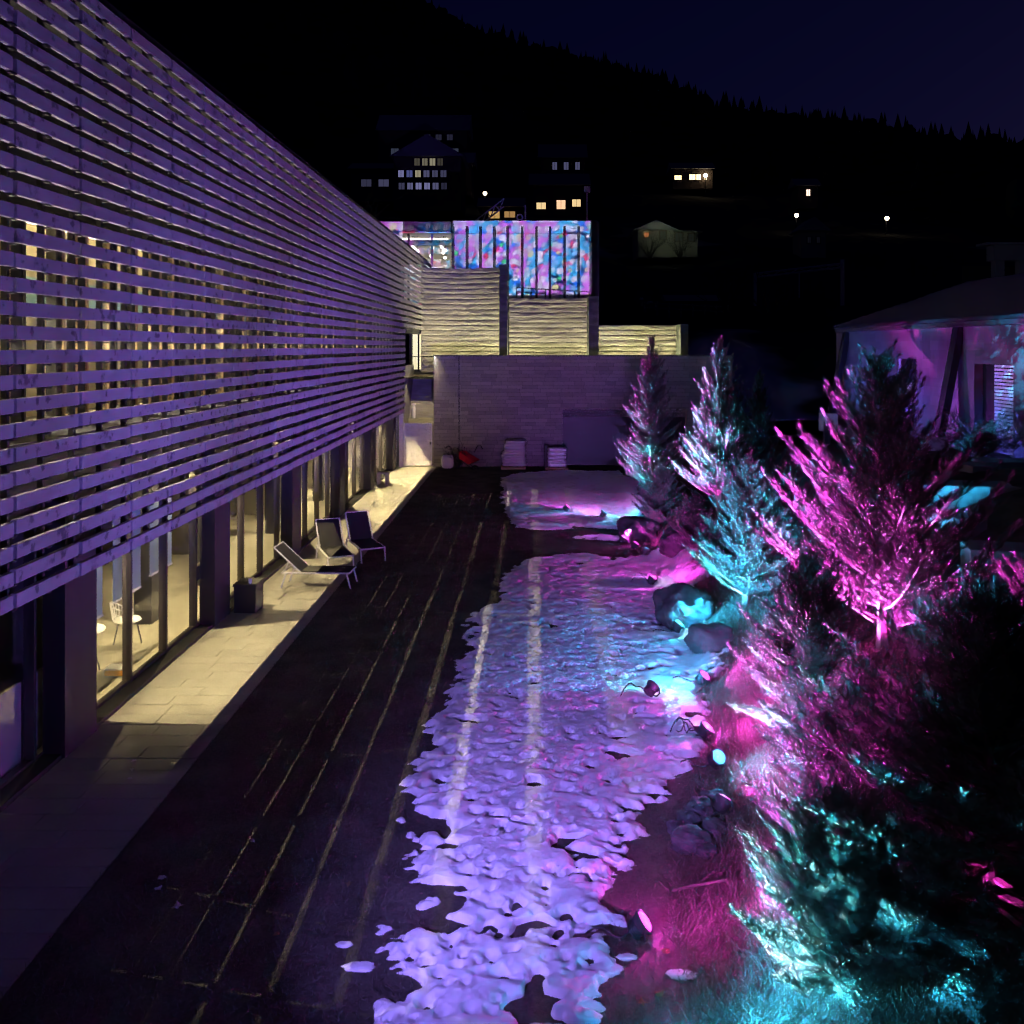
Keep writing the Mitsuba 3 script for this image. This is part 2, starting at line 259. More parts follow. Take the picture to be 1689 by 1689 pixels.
for i, (a, b) in enumerate(ops):
    w = add('window_frame', mesh([box(FX - 0.10, FX + 0.03, a - 0.05, a, 4.36, 7.46), box(FX - 0.10, FX + 0.03, b, b + 0.05, 4.36, 7.46), box(FX - 0.1, FX + 0.03, a, b, 4.36, 4.46), box(FX - 0.1, FX + 0.03, a, b, 7.40, 7.46)]), 'm_wood' if i % 3 else 'm_frame', B)
    add('pane', (np.array([[FX - 0.03, a, 4.46], [FX - 0.03, b, 4.46], [FX - 0.03, b, 7.4], [FX - 0.03, a, 7.4]]), np.array([[0, 1, 2, 3]])), 'm_glass', w)
add('corridor_light', box(-7.78, -7.74, 8, 21.5, 7.40, 7.44), 'm_white', B, emit=24.0 * WARM, weight=0.7)
add('corridor_light', box(-7.78, -7.74, 21.6, 39, 7.40, 7.44), 'm_white', B, emit=5.0 * WARM, weight=0.4)
for y in (9.0, 10.65, 13.1, 14.9, 16.6, 18.5, 20.5, 24.8, 28.0, 32.5):
    spot('window_downlight', (-7.9, y, 6.9), (-4.6, y + 0.1, 0.0), K_STRIPE * (1.0 + 0.03 * y) * np.array([1, 0.86, 0.58]), 31, 8, w=0.45)
# ground floor: glazing, mullions, columns, interior
CY = [12.6, 18.3, 24.0, 29.7, 35.2, 40.7]
for c in CY + [6.9]: add('column', box(-6.58, -6.28, c - 0.44, c + 0.44, 0.0, 3.7), 'm_column', B)
add('plinth', box(GX - 0.05, -6.32, 3.0, 41.3, -0.02, 0.055), 'm_black', B)
add('header', box(GX - 0.06, GX + 0.06, 3.0, 41.3, 3.2, 3.62), 'm_black', B)
ym = [13.35 + MOD * i for i in range(-6, 20)]
for i, y in enumerate(ym):
    add('mullion', box(GX - 0.07, GX + 0.07, y - 0.03, y + 0.03, 0.055, 3.2), 'm_frame', B)
    if i < len(ym) - 1:
        y1 = y + MOD
        p = add('glass_pane', (np.array([[GX, y + 0.03, 0.10], [GX, y1 - 0.03, 0.10], [GX, y1 - 0.03, 3.2], [GX, y + 0.03, 3.2]]), np.array([[0, 1, 2, 3]])), 'm_glass', B)
        fr = [box(GX - 0.05, GX + 0.05, y + 0.03, y1 - 0.03, 0.055, 0.10)]
        if i == 9: add('mid_rail', box(GX - 0.05, GX + 0.05, y + 0.03, y1 - 0.03, 0.95, 1.22), 'm_frame', B)
        add('rail', mesh(fr), 'm_frame', B)
add('door_handle', mesh([box(GX + 0.06, GX + 0.12, 18.86, 18.9, 1.05, 1.09), box(GX + 0.1, GX + 0.12, 18.74, 18.9, 1.05, 1.09)]), 'm_paleMetal', B)
add('interior_floor', box(-12, GX - 0.05, 3, 41.2, -0.03, 0.03), 'm_floor', B)
add('interior_wall', mesh([box(-12.1, -12.0, 3, 41.2, 0, 3.62), box(-12, GX - 0.06, 12.5, 12.6, 0.03, 3.62)]), 'm_inner', B)
add('interior_ceiling', box(-12, GX - 0.07, 12.6, 41.2, 3.56, 3.61), 'm_inner', B)
for (a, b) in ((8.0, 10.45), (10.55, 11.88), (11.96, 13.2)): add('spandrel_board', box(GX - 0.12, GX - 0.09, a, b, 0.06, 1.12), 'm_board', B)
add('partition', mesh([box(-12, GX - 1.6, y - 0.05, y + 0.05, 0.03, 3.56) for y in (24.0, 29.7, 35.2)]), 'm_inner', B)
add('interior_pier', mesh([box(-7.9, -7.55, y - 0.18, y + 0.18, 0.03, 3.56) for y in (15.4, 18.1, 21.0, 26.8, 32.5)]), 'm_dark', B)  # dark boxes that stand for reflections of the dark outside in the panes
for (a, b, z) in ((13.4, 14.45, 1.25), (14.82, 15.85, 1.33), (16.24, 17.2, 1.42)):
    k = add('roller_blind', box(GX - 0.26, GX - 0.25, a, b, z, 2.9), 'm_blind', B); add('hem_bar', box(GX - 0.275, GX - 0.235, a, b, z - 0.025, z), 'm_paleMetal', k)
BAYI = [0, 1.0, 0.8, 1.3, 2.6, 4.0]
for i in range(1, 6):
    a, b = (CY[i - 1] + 0.8, CY[i] - 0.8)
    for y in ((a, b) if i < 3 else ((a + b) / 2,)):
        spot('bay_downlight', (-6.8, y, 3.4), (-6.7, y, 0.0), K_BAY * BAYI[i] * WARM, 62, 48, w=0.8)
        add('downlight_rim', xf(lathe([(0.0, 0.0), (0.06, 0.0), (0.075, 0.02), (0.07, 0.05)], 16), frame_to((-6.8, y, 3.515), (0, 0, 1))), 'm_paleMetal', B)
# furniture inside
def cafe_chair(x, y, rz, lab):
    t = thing('cafe_chair', lab, 'chair', 'chairs inside the glazed room')
    R = lambda m: move(rot(m, [0, 0, 1], rz), (x, y, 0.03))
    add('seat', R(lathe([(0.0, 0.42), (0.20, 0.42), (0.24, 0.44), (0.22, 0.47), (0.0, 0.465)], 20)), 'm_white', t, smooth=40)
    a = np.linspace(-1.25, 1.25, 13); ribs = [tube([[0.25 * math.cos(q), 0.25 * math.sin(q), 0.47], [0.30 * math.cos(q), 0.30 * math.sin(q), 0.86 - 0.13 * abs(q)]], 0.009, 5) for q in a]
    ribs += [tube(np.stack([(0.25 + 0.05 * h) * np.cos(a), (0.25 + 0.05 * h) * np.sin(a), 0.47 + h * (0.39 - 0.13 * np.abs(a))], 1), 0.009 if h < 1 else 0.014, 5) for h in (0.35, 0.68, 1.0)]
    add('backrest', R(mesh(ribs)), 'm_white', t)
    for q in (45, 135, 225, 315):
        c, s = math.cos(math.radians(q)), math.sin(math.radians(q)); add('leg', R(bar((0.15 * c, 0.15 * s, 0.43), (0.24 * c, 0.24 * s, 0), 0.012, 6)), 'm_dark', t)
cafe_chair(-7.35, 13.9, 60, 'round-backed white lattice chair behind the first lit pane from the left')
cafe_chair(-7.9, 14.55, 200, 'white lattice chair deeper in the room behind the first lit pane')
cafe_chair(-7.5, 16.75, -120, 'white lattice chair standing behind the third lit pane')
for x, y, lab in ((-7.6, 15.25, 'small round table on splayed legs behind the second lit pane'), (-8.4, 13.5, 'small round table beside the chairs at the left end of the lit room')):
    t = thing('cafe_table', lab, 'table'); add('tabletop', move(lathe([(0, 0.70), (0.36, 0.70), (0.37, 0.715), (0.36, 0.73), (0, 0.73)], 24), (x, y, 0.03)), 'm_white', t)
    for q in (30, 150, 270):
        c, s = math.cos(math.radians(q)), math.sin(math.radians(q)); add('leg', bar((x + 0.1 * c, y + 0.1 * s, 0.73), (x + 0.28 * c, y + 0.28 * s, 0.03), 0.014, 6), 'm_dark', t)
t = thing('orange_box', 'small orange box on the floor behind the second lit pane', 'box'); add('body', rbox(-7.15, -6.85, 15.1, 15.35, 0.03, 0.13), 'm_orange', t); add('lid', rbox(-7.16, -6.84, 15.09, 15.36, 0.13, 0.15, 0.005), 'm_white', t)

# ------------------------------------------------------------------ path of long pavers
tag(add('path', box(-6.33, -4.5, -2, 41.9, -0.12, -0.035), 'm_dark'), kind='structure')
PV = {}
def paver(L):
    L = round(L, 2)
    if L not in PV:
        c = 0.006; v = np.array([[x, y, z] for (z, q) in ((-0.04, 0), (0.003, 0), (0.006, c)) for (x, y) in ((q, q), (L - q, q), (L - q, 0.355 - q), (q, 0.355 - q))], float)
        f = [[8, 9, 10, 11]] + [[a * 4 + i, a * 4 + (i + 1) % 4, (a + 1) * 4 + (i + 1) % 4, (a + 1) * 4 + i] for a in (0, 1) for i in range(4)]
        PV[L] = mikit.ply(tm(mesh([(v, np.array(f))])), 'm_pave')
    return PV[L]
y, i, n_pv, near = 6.0, 0, 0, []
while y < 41.7:
    for (a, b) in ([(-6.31, -5.55 + 0.12 * (i % 3)), (-5.55 + 0.12 * (i % 3), -4.5)] if i % 2 else [(-6.31, -5.75 + 0.1 * (i % 3)), (-5.75 + 0.1 * (i % 3), -4.5)]):
        put('paver', paver(b - a - 0.012), 'path', T().translate([a, y, float(RNG.normal(0, 0.0012)) - 0.005])); n_pv += 1
    y += 0.3625; i += 1

# ------------------------------------------------------------------ back wall, gate, stairs, door
W = thing('back_wall', 'tall wall of coursed grey blocks closing the far end of the lawn', 'wall')
add('wall_face', mesh([box(-4.64, 1.28, 41.75, 43.0, -0.05, 5.06), box(1.28, 7.0, 41.75, 43.0, 2.62, 5.06), box(7.0, 9.05, 41.75, 43.0, -0.05, 5.06), box(9.05, 9.07, 41.75, 43, 2, 5.0)]), 'm_block', W)
add('coping', box(-4.68, 9.08, 41.70, 43.05, 5.063, 5.11), 'm_stonedark', W)
add('expansion_joint', box(-3.495, -3.455, 41.742, 41.76, 0, 5.05), 'm_dark', W)
g = add('garage_door', box(1.3, 6.98, 42.25, 42.32, 0, 2.25), 'm_dark', W)
for i in range(6): add('panel', box(1.32, 6.96, 42.225, 42.25, 0.03 + 0.37 * i, 0.37 + 0.37 * i), 'm_dark', g)
for i in range(5): add('vent_slat', rot(box(1.3, 6.98, 42.0, 42.12, 2.27 + 0.068 * i, 2.285 + 0.068 * i), [1, 0, 0], -25, (0, 42.06, 2.28 + 0.068 * i)), 'm_concrete', W)
G_ = thing('perforated_gate', 'pale perforated metal gate at the end of the path', 'gate')
gx0, gx1, gz0, gz1 = -6.0, -4.70, 0.06, 2.0; hx, hz = 22, 34
cells = []
dx, dz = (gx1 - gx0 - 0.1) / hx, (gz1 - gz0 - 0.1) / hz
pv, pf = [], []
for a in range(hx):
    for b in range(hz):
        x0, z0 = gx0 + 0.05 + a * dx, gz0 + 0.05 + b * dz; m = 0.30; o = len(pv)
        out = [(x0, z0), (x0 + dx, z0), (x0 + dx, z0 + dz), (x0, z0 + dz)]; inn = [(x0 + m * dx, z0 + m * dz), (x0 + dx - m * dx, z0 + m * dz), (x0 + dx - m * dx, z0 + dz - m * dz), (x0 + m * dx, z0 + dz - m * dz)]
        pv += [(q[0], 41.66, q[1]) for q in out + inn]; pf += [[o + i, o + (i + 1) % 4, o + 4 + (i + 1) % 4, o + 4 + i] for i in range(4)]
add('perforated_panel', (np.array(pv), np.array(pf)), 'm_white', G_)
add('frame', mesh([box(gx0, gx0 + 0.05, 41.63, 41.69, gz0, gz1), box(gx1 - 0.05, gx1, 41.63, 41.69, gz0, gz1), box(gx0 + 0.05, gx1 - 0.05, 41.63, 41.69, gz0, gz0 + 0.05), box(gx0 + 0.05, gx1 - 0.05, 41.63, 41.69, gz1 - 0.05, gz1)]), 'm_white', G_)
add('latch', box(gx1 - 0.1, gx1 - 0.04, 41.6, 41.63, 1.02, 1.16), 'm_dark', G_)
add('post', box(-6.2, -6.02, 41.55, 41.75, 0, 2.45), 'm_white', G_)
S = thing('stone_stairs', 'outdoor stairs climbing behind the gate beside the coursed wall', 'stairs')
for i in range(20): add('step', box(-6.1, -4.66, 42.15 + 0.19 * i, 42.36 + 0.19 * i, 0.0 if i == 0 else 0.205 * i - 0.1, 0.205 * (i + 1) - .004 * (i % 3)), 'm_stone', S)
add('side_wall', mesh([(np.array([[x, y, z] for x in (-6.4, -6.12) for (y, z) in ((42.0, 0), (46.0, 0), (46.0, 4.6), (45.0, 4.6), (42.0, 2.9))]), np.array([[0, 1, 2], [0, 2, 3], [0, 3, 4], [5, 7, 6], [5, 8, 7], [5, 9, 8], [0, 4, 9], [0, 9, 5], [4, 3, 8], [4, 8, 9], [3, 2, 7], [3, 7, 8]]))]), 'm_concrete', S)
P = thing('path_bollard', 'short pale bollard light standing on the dark stairs', 'bollard'); add('body', move(lathe([(0.0, 0), (0.09, 0), (0.09, 0.62), (0, 0.62)], 14), (-5.85, 44.0, 2.0)), 'm_white', P); add('cap', move(lathe([(0.05, 0.64), (0.1, 0.68), (0.1, 0.75), (0.0, 0.8)], 14), (-5.85, 44.0, 2.0)), 'm_paleMetal', P)
tag(add('terrace', mesh([box(-4.62, 9.0, 43.05, 64, 3.9, 4.2), box(-8.5, -4.63, 45.97, 64, 3.7, 4.095)]), 'm_concrete'), kind='structure')
D = thing('terrace_door', 'tall glazed door with pale curtain at the upper landing', 'door')
add('frame', mesh([box(-6.9, -6.75, 49.95, 50.1, 4.2, 6.2), box(-5.95, -5.85, 49.95, 50.1, 4.2, 6.2), box(-6.42, -6.36, 49.95, 50.1, 4.2, 6.2)]), 'm_black', D)
add('curtain', grid(*np.meshgrid(np.linspace(-6.75, -5.95, 41), [4.25, 6.2])[:1], 50.3 + 0.03 * np.sin(np.linspace(0, 50, 41))[None].repeat(2, 0), np.array([[4.25], [6.2]]).repeat(41, 1)), 'm_cream', D, emit=(.75, .68, .42), weight=0.3)  # curtain cloth glows by itself, in place of a lamp behind it
spot('landing_light', (-4.75, 41.6, 5.0), (-5.3, 45.0, 3.2), 30 * WARM, 70, 40, w=0.5)  # added unseen lamp: lights the stair risers in place of the path lights
bal = thing('glass_balustrade', 'glass balustrade with thin dark rail at the head of the stairs', 'balustrade')
add('glass', (np.array([[-6.2, 45.95, 4.1], [-4.66, 45.95, 4.1], [-4.66, 45.95, 5.0], [-6.2, 45.95, 5.0]]), np.array([[0, 1, 2, 3]])), 'm_glass', bal)
add('rail', bar((-6.3, 45.95, 5.02), (-4.6, 45.95, 5.02), 0.02, 6), 'm_dark', bal)

# ------------------------------------------------------------------ curved stone tiers with base lights
def tier(label, x0, x1, pier, ztop, y0, sag, seed, lights, z0=4.2):
    t = thing('stone_tier', label, 'wall', 'stone tier walls above the lawn')
    hgt = 0.262; nc = int(round((ztop - z0) / hgt)); xs = np.linspace(x0, x1, 46); u = (xs - (x0 + x1) / 2) / ((x1 - x0) / 2)
    for c in range(nc):
        zb, zt = z0 + c * (ztop - z0) / nc, z0 + (c + 1) * (ztop - z0) / nc - 0.012
        rows = []
        for (fz, out) in ((0, -0.10), (0.06, 0.02), (0.3, 0.055), (0.6, 0.05), (0.9, 0.03), (1, -0.10)):
            n = meshkit.fbm(np.stack([xs * 2.2, np.full_like(xs, c * 1.7 + fz * 1.5), np.full_like(xs, seed)], 1), 4) - 0.5
            yy = y0 + sag * (1 - u ** 2) - out - 0.14 * n - RNG.normal(0, 0.004, len(xs)); zz = zb + fz * (zt - zb) + (0.025 * (meshkit.fbm(np.stack([xs * 3.5, xs * 0 + c, xs * 0 + seed], 1), 3) - 0.5) if 0 < fz < 1 else 0)
            rows.append(np.stack([xs, yy, xs * 0 + zz], 1))
        A = np.array(rows); add('course', grid(A[..., 0], A[..., 1], A[..., 2]), 'm_stone', t)
    add('core', grid(np.stack([xs, xs]), np.stack([y0 + sag * (1 - u ** 2) + 0.09] * 2), np.stack([xs * 0 + z0, xs * 0 + ztop - 0.01])), 'm_stonedark', t)
    pc = []
    for c in range(nc): 
        q = 0.05 * RNG.random(); pc.append(box(x1 + 0.01, pier - q * 0.5, y0 - 1.35 - q, y0 + 0.4, z0 + c * (ztop - z0) / nc, z0 + (c + 1) * (ztop - z0) / nc - 0.015))
    add('end_pier', mesh(pc + [box(x1 + 0.04, pier - 0.06, y0 - 1.3, y0 + 0.3, z0, ztop)]), 'm_stonedark', t)
    for (a, b) in lights:
        add('base_light', mesh([(np.array([[a, y0 - 0.75, z0 + 0.12], [b, y0 - 0.75, z0 + 0.12], [b, y0 - 0.66, z0 + 0.15], [a, y0 - 0.66, z0 + 0.15]]), np.array([[0, 1, 2, 3]]))]), 'm_white', t, emit=np.array([1, 0.92, 0.50]) * 330, weight=0.6)
tier('tallest curved rough stone wall, leftmost of the three lit tiers', -5.75, -1.75, -1.32, 9.55, 46.0, 0.9, 1, ((-4.4, -2.0),))
tier('middle curved stone wall with a dark vertical shadow across it', -1.29, 2.64, 3.16, 8.0, 46.0, 0.6, 5, ((-1.1, 0.2), (1.5, 2.4)))
tier('lowest stone wall, rightmost of the three lit tiers', 3.18, 7.15, 7.55, 6.62, 46.0, 0.35, 9, ((3.5, 6.8),))

# ------------------------------------------------------------------ projection-lit drum building
Dm = thing('projection_building', 'flat-roofed building whose finned front glows with projected coloured dots', 'building')
yD = 62.0; fx = [(p - 882) / 1500 * yD for p in (748, 771, 793, 816, 837.5, 861.7, 885, 907, 931, 954, 974)]
for i in range(10): add('facade_panel', box(fx[i] + 0.08, fx[i + 1] - 0.08, yD, yD + 0.1, 8.0, 13.2), 'm_facade', Dm)
add('fascia', box(fx[0], fx[-1], yD + 0.02, yD + 0.1, 13.22, 14.1), 'm_facade', Dm)
add('body', box(fx[0] - 0.1, fx[-1] + 0.6, yD + 0.12, yD + 10, 8.0, 14.05), 'm_dark', Dm)
for i, x in enumerate(fx): add('fin', box(x - (0.08 if i < 10 else 0.0), x + (0.08 if i < 10 else 0.42), yD - 0.55, yD + 0.1, 8.0, 13.65 if i < 10 else 14.05), 'm_black', Dm)
rl = thing('terrace_railing', 'thin dark railing in front of the projected colours', 'railing')
add('rail', bar((-1.2, 60.5, 9.45), (3.6, 60.5, 9.15), 0.03), 'm_black', rl); add('rail', bar((-1.2, 60.5, 9.15), (3.6, 60.5, 8.8), 0.02), 'm_black', rl)
for i in range(6): add('post', bar((-1.2 + 0.96 * i, 60.5, 8.2), (-1.2 + 0.96 * i, 60.5, 9.45 - 0.06 * i), 0.025), 'm_black', rl)
Lw = thing('glass_pavilion', 'glazed hall with hanging globe lamps beside the projection building', 'building')
lx0, lx1 = -13.5, fx[0] - 0.15
add('roof', mesh([box(lx0, lx1, yD - 0.6, yD + 8, 13.3, 13.95)]), 'm_dark', Lw)
add('side_panel', mesh([box(lx0, -8.9, yD - 0.66, yD - 0.6, 12.55, 13.95)]), 'm_facade', Lw)
add('soffit', box(lx0, lx1, yD - 0.55, yD + 7.9, 13.2, 13.28), 'm_white', Lw)
add('back_wall', box(lx0, lx1, yD + 6.0, yD + 6.2, 8.2, 13.2), 'm_cream', Lw); add('floor', box(lx0, lx1, yD - 0.5, yD + 6, 8.1, 8.3), 'm_floor', Lw)
add('counter', box(-9.0, -7.0, yD + 4.8, yD + 5.4, 8.3, 9.9), 'm_concrete', Lw)
add('transom', box(lx0, lx1, yD - 0.05, yD + 0.05, 12.4, 12.75), 'm_concrete', Lw)
for x in (-11.2, -8.6, -7.0): add('mullion', box(x - 0.07, x + 0.07, yD - 0.06, yD + 0.06, 8.3, 13.2), 'm_black' if x < -8 else 'm_concrete', Lw)
add('hall_light', box(-12.5, -6.2, yD + 2.5, yD + 2.6, 13.12, 13.16), 'm_white', Lw, emit=np.array([1, 0.9, 0.72]) * 26, weight=0.5)
GL = ['topmost globe lamp of the left cascade', 'second globe lamp of the left cascade', 'third globe lamp of the left cascade', 'fourth globe lamp of the left cascade', 'lowest globe lamp of the left cascade', 'globe lamp at the right end of the white counter light', 'lone small globe lamp near the middle of the hall', 'topmost globe lamp of the right cascade', 'second globe lamp of the right cascade', 'third globe lamp of the right cascade', 'lower left globe lamp of the right cascade', 'rightmost globe lamp of the right cascade', 'lowest globe lamp of the right cascade']
for gi, (px, py) in enumerate(((676, 401), (681, 406), (684, 410), (689, 414), (689, 420), (711, 422), (713, 409), (727, 404), (729, 408), (732, 412), (731, 417), (735, 413), (734, 425))):
    yy = yD + 1.2; x, z = (px - 882) / 1500 * yy, 5.5 + (572 - py) / 1500 * yy
    gl = thing('globe_lamp', GL[gi] + ' in the glazed hall', 'lamp', 'globe lamps in the glazed hall')
    s = trimesh.creation.icosphere(2, 0.11); add('globe', (np.array(s.vertices) + [x, yy, z], np.array(s.faces)), 'm_white', gl, emit=(3, 2.8, 2.5), weight=0); add('cord', bar((x, yy, z + 0.1), (x, yy, 13.2), 0.012), 'm_dark', gl)
sg = thing('station_sign', 'white station lettering low across the glazed hall', 'sign')
tx = meshkit.text_mesh('GRINDELWALD-FIRST', 0.36, 0.03, bold=True); v = np.array(tx.vertices); wdt = v[:, 0].max()
v = np.stack([v[:, 0] * 0.78 + (-6.62 - wdt * 0.78), yD - 0.3 - v[:, 2], v[:, 1] + 10.55], 1); add('lettering', (v, np.array(tx.faces)), 'm_white', sg, emit=(0.8, 0.8, 0.85), weight=0)
add('rail', box(-6.62 - wdt * 0.78, -6.5, yD - 0.28, yD - 0.24, 10.44, 10.50), 'm_dark', sg)
# gobo projector that throws the pattern: stands on a mast above the lawn's near end
def dots(u, v, s, seed, r):
    gx, gy = u * s, v * s; cx, cy = dr.floor(gx), dr.floor(gy)
    ox, oy = 0.5 + 0.3 * (cell_rand(cx, cy, seed) - 0.5), 0.5 + 0.3 * (cell_rand(cx, cy, seed + 1) - 0.5)
    d = dr.sqrt(dr.square(gx - cx - ox) + dr.square(gy - cy - oy)); rr = r * (0.6 + 0.6 * cell_rand(cx, cy, seed + 2))
    return 1 - smoothstep(rr - 0.06, rr + 0.06, d), cell_rand(cx, cy, seed + 3)
def gobo(p, n, uv):
    u, v = uv.x, uv.y
    a = u + 0.6 * v + 0.05 * noise(u * 14, v * 14); f = fbm(u * 26 + 3, v * 26 + a * 10, 2, 2)
    c = mix((0.02, 0.22, 1.0), (0.85, 0.18, 0.95), smoothstep(0.44, 0.52, f))
    c = mix(c, (0.05, 0.55, 1.0), smoothstep(0.55, 0.60, noise(a * 40, v * 16, 3)))
    c = mix(c, (1.0, 0.05, 0.16), smoothstep(0.78, 0.82, noise(u * 38 + 8, (v + 0.4 * u) * 70, 7)))
    c = mix(c, (0.0, 0.01, 0.08), smoothstep(0.76, 0.82, noise(u * 60, (v - 0.6 * u) * 70, 11)))
    d, k = dots(u + 0.3 * v, v, 34, 3, 0.36)
    c = mix(c, dr.select(k < 0.55, mi.Color3f(1.0, 0.9, 1.0), dr.select(k < 0.65, mi.Color3f(0.95, 0.9, 0.4), dr.select(k < 0.75, mi.Color3f(0.05, 0.85, 0.25), mi.Color3f(0.25, 0.6, 1.0)))), d)
    d2, k2 = dots(u, v + 0.2 * u, 23, 13, 0.20); c = mix(c, (0.8, 1.0, 1.0), d2 * 0.8)
    m = (1 - smoothstep(0.131, 0.133, dr.abs(u - 0.5) * 0.3025)) * (1 - smoothstep(0.0385, 0.0395, dr.abs(v - 0.5) * 0.3025))
    return c * (m + 0.02 * (1 - smoothstep(0.06, 0.14, dr.abs(v - 0.5) * 0.3025)))
PRJ = (1.5, -3.0, 16.0)
spot('gobo_projector', PRJ, (-4.7, 62, 11.55), np.array([.9, .9, 1.1]) * 10500, 8.6, 8.5, mikit.proc(gobo), w=1.0)
# small things on and behind the roof
def mast(label, x, y, z0, z1, head, group=None):
    m = thing('roof_mast', label, 'mast', group); add('pole', bar((x, y, z0), (x, y, z1), 0.06, 6), 'm_paleMetal', m)
    if head: add('head', rbox(x - 0.22, x + 0.22, y - 0.15, y + 0.15, z1, z1 + 0.4), 'm_paleMetal', m)
mast('tall pole with a pale square head at the right corner of the projection building', 3.62, 63.0, 8.0, 16.2, True)
mast('short plain pole on the roof of the projection building', -0.65, 63.5, 14.0, 15.4, False)
rg = thing('ring_marker', 'small white ring standing on the roof edge of the projection building', 'ring'); add('ring', xf(tm((lambda s: (np.array(s.vertices), np.array(s.faces)))(trimesh.creation.torus(0.19, 0.06))).__class__ and ((lambda s: (np.array(s.vertices), np.array(s.faces)))(trimesh.creation.torus(0.19, 0.06))), frame_to((-1.03, 62.5, 14.4), (0, 1, 0))), 'm_white', rg); add('foot', box(-1.1, -0.96, 62.4, 62.6, 14.05, 14.2), 'm_dark', rg)
tr = thing('roof_truss', 'slanted lattice boom rising behind the projection building roof', 'truss')
a0, a1 = vec((-4.6, 68, 14.2)), vec((-2.3, 68, 16.0)); off = vec((0, 0, 0.6))
add('boom', mesh([bar(a0, a1, 0.06), bar(a0 + off, a1 + off, 0.06)] + [bar(a0 + (a1 - a0) * i / 7 + (off if i % 2 else 0), a0 + (a1 - a0) * (i + 1) / 7 + (0 if i % 2 else off), 0.04) for i in range(7)]), 'm_paleMetal', tr); add('mount', box(-4.8, -4.4, 67.8, 68.2, 10, 14.2), 'm_dark', tr)

# ------------------------------------------------------------------ houses and lights on the hill
def house(base, label, x, y, w, d, h, rh, wall, wins, ridge='x', z=None, cat='house', rz=0):
    t = thing(base, label, cat); z = float(hillz(x, y)) - 0.5 if z is None else z
    Rm = lambda m: move(rot(m, [0, 0, 1], rz), (x, y, z))
    add('wall', Rm(box(-w / 2, w / 2, -d / 2, d / 2, -1.2, h)), wall, t)
    e = 0.6
    if ridge == 'x': v = [(-w / 2 - e, -d / 2 - e, h - .2), (w / 2 + e, -d / 2 - e, h - .2), (w / 2 + e, d / 2 + e, h - .2), (-w / 2 - e, d / 2 + e, h - .2), (-w / 2 - e, 0, h + rh), (w / 2 + e, 0, h + rh)]; f = [(0, 1, 5), (0, 5, 4), (2, 3, 4), (2, 4, 5), (1, 2, 5), (3, 0, 4), (0, 3, 2), (0, 2, 1)]
    else: v = [(-w / 2 - e, -d / 2 - e, h - .2), (w / 2 + e, -d / 2 - e, h - .2), (w / 2 + e, d / 2 + e, h - .2), (-w / 2 - e, d / 2 + e, h - .2), (0, -d / 2 - e, h + rh), (0, d / 2 + e, h + rh)]; f = [(0, 1, 4), (1, 2, 5), (1, 5, 4), (2, 3, 5), (3, 0, 4), (3, 4, 5), (0, 3, 2), (0, 2, 1)]
    add('roof', Rm((np.array(v, float), np.array(f))), 'm_houseroof', t)
    for (wx, wz, ww, wh, lit) in wins:
        k = add('window', Rm(mesh([box(wx - ww / 2 - .12, wx + ww / 2 + .12, -d / 2 - 0.06, -d / 2 - 0.003, wz - .12, wz + wh + .12)])), 'm_housewall' if lit is None else 'm_housewood', t)
        for s in (0, 1):
            q = Rm(box(wx - ww / 2 + s * ww / 2 + 0.03, wx - ww / 2 + (s + 1) * ww / 2 - 0.03, -d / 2 - 0.1, -d / 2 - 0.062, wz, wz + wh))
            if lit is not None and lit[0] >= 0: add('pane', q, 'm_pane', k, emit=lit, weight=0)
            else: add('pane', q, 'm_pane', k)
    return t, z
dim = lambda c, s: tuple(vec(c) * s * (1.8 if s < .3 else 1))
wb, ww_, wy = (0.5, 0.5, 1.0), (1.0, 0.9, 0.6), (1.0, 0.72, 0.35)
ht_w = [(-4.1 + 1.32 * i, 4.0, .95, 1.05, dim([wb, (.3, .35, 1), ww_, wb, wb, wb][i], [.16, .11, .15, .07, .05, .045][i])) for i in range(6)] + [(-4.0 + 1.32 * i, 2.1, .95, 1.0, dim(wb, [.04, .10, .16, .15, .08, .02][i])) for i in range(6)] + [(-1.6 + 1.2 * i, 5.8, .9, 1.1, dim(ww_, [.03, .07, .13, .02][i])) for i in range(4)]
house('chalet_hotel', 'large dark chalet with three rows of dim white windows on the hillside', -16.7, 146, 10.5, 9, 7.4, 3.2, 'm_housewood', ht_w, ridge='y', z=27.9)
house('hillside_block', 'long low dim building to the left of the big chalet', -25.5, 160, 12, 8, 4.6, 1.6, 'm_housewood', [(-3.4 + 3 * i, 1.4, 1.8, 1.2, dim(wb, .03 + .02 * (i % 2))) for i in range(3)], z=31.6, cat='building')
house('upper_chalet', 'dim balconied chalet above and behind the big chalet', -24, 200, 19, 10, 6.5, 4.5, 'm_housewood', [(-6 + 3.2 * i, 1.2, 1.7, 1.3, dim((.25, .3, .5) if i != 1 else (.3, .2, .1), .06)) for i in range(5)] + [(1 + 2.4 * i, 4.3, 1.3, 1.2, dim(wb, .016)) for i in range(3)], z=45.5)
house('side_chalet', 'dark chalet with one yellow window right of the big chalet', -14.6, 170, 6, 7, 5, 2.5, 'm_housewood', [(-.6, 1.9, .7, 1.5, dim(wy, 1.0)), (1.0, 1.8, .6, 1.2, dim(wy, .1))], z=34.3)
house('lit_cottage', 'dark house with three warm lit windows above the projection building', 3.9, 146, 8.5, 8, 5.0, 2.4, 'm_housewood', [(-2.9, 1.1, 1.5, 1.0, dim(wy, .9)), (0.2, 1.1, 1.4, 1.4, dim((1, .6, .35), 1.1)), (2.6, 1.5, 1.4, 1.1, dim(wy, .9))], z=25.9)
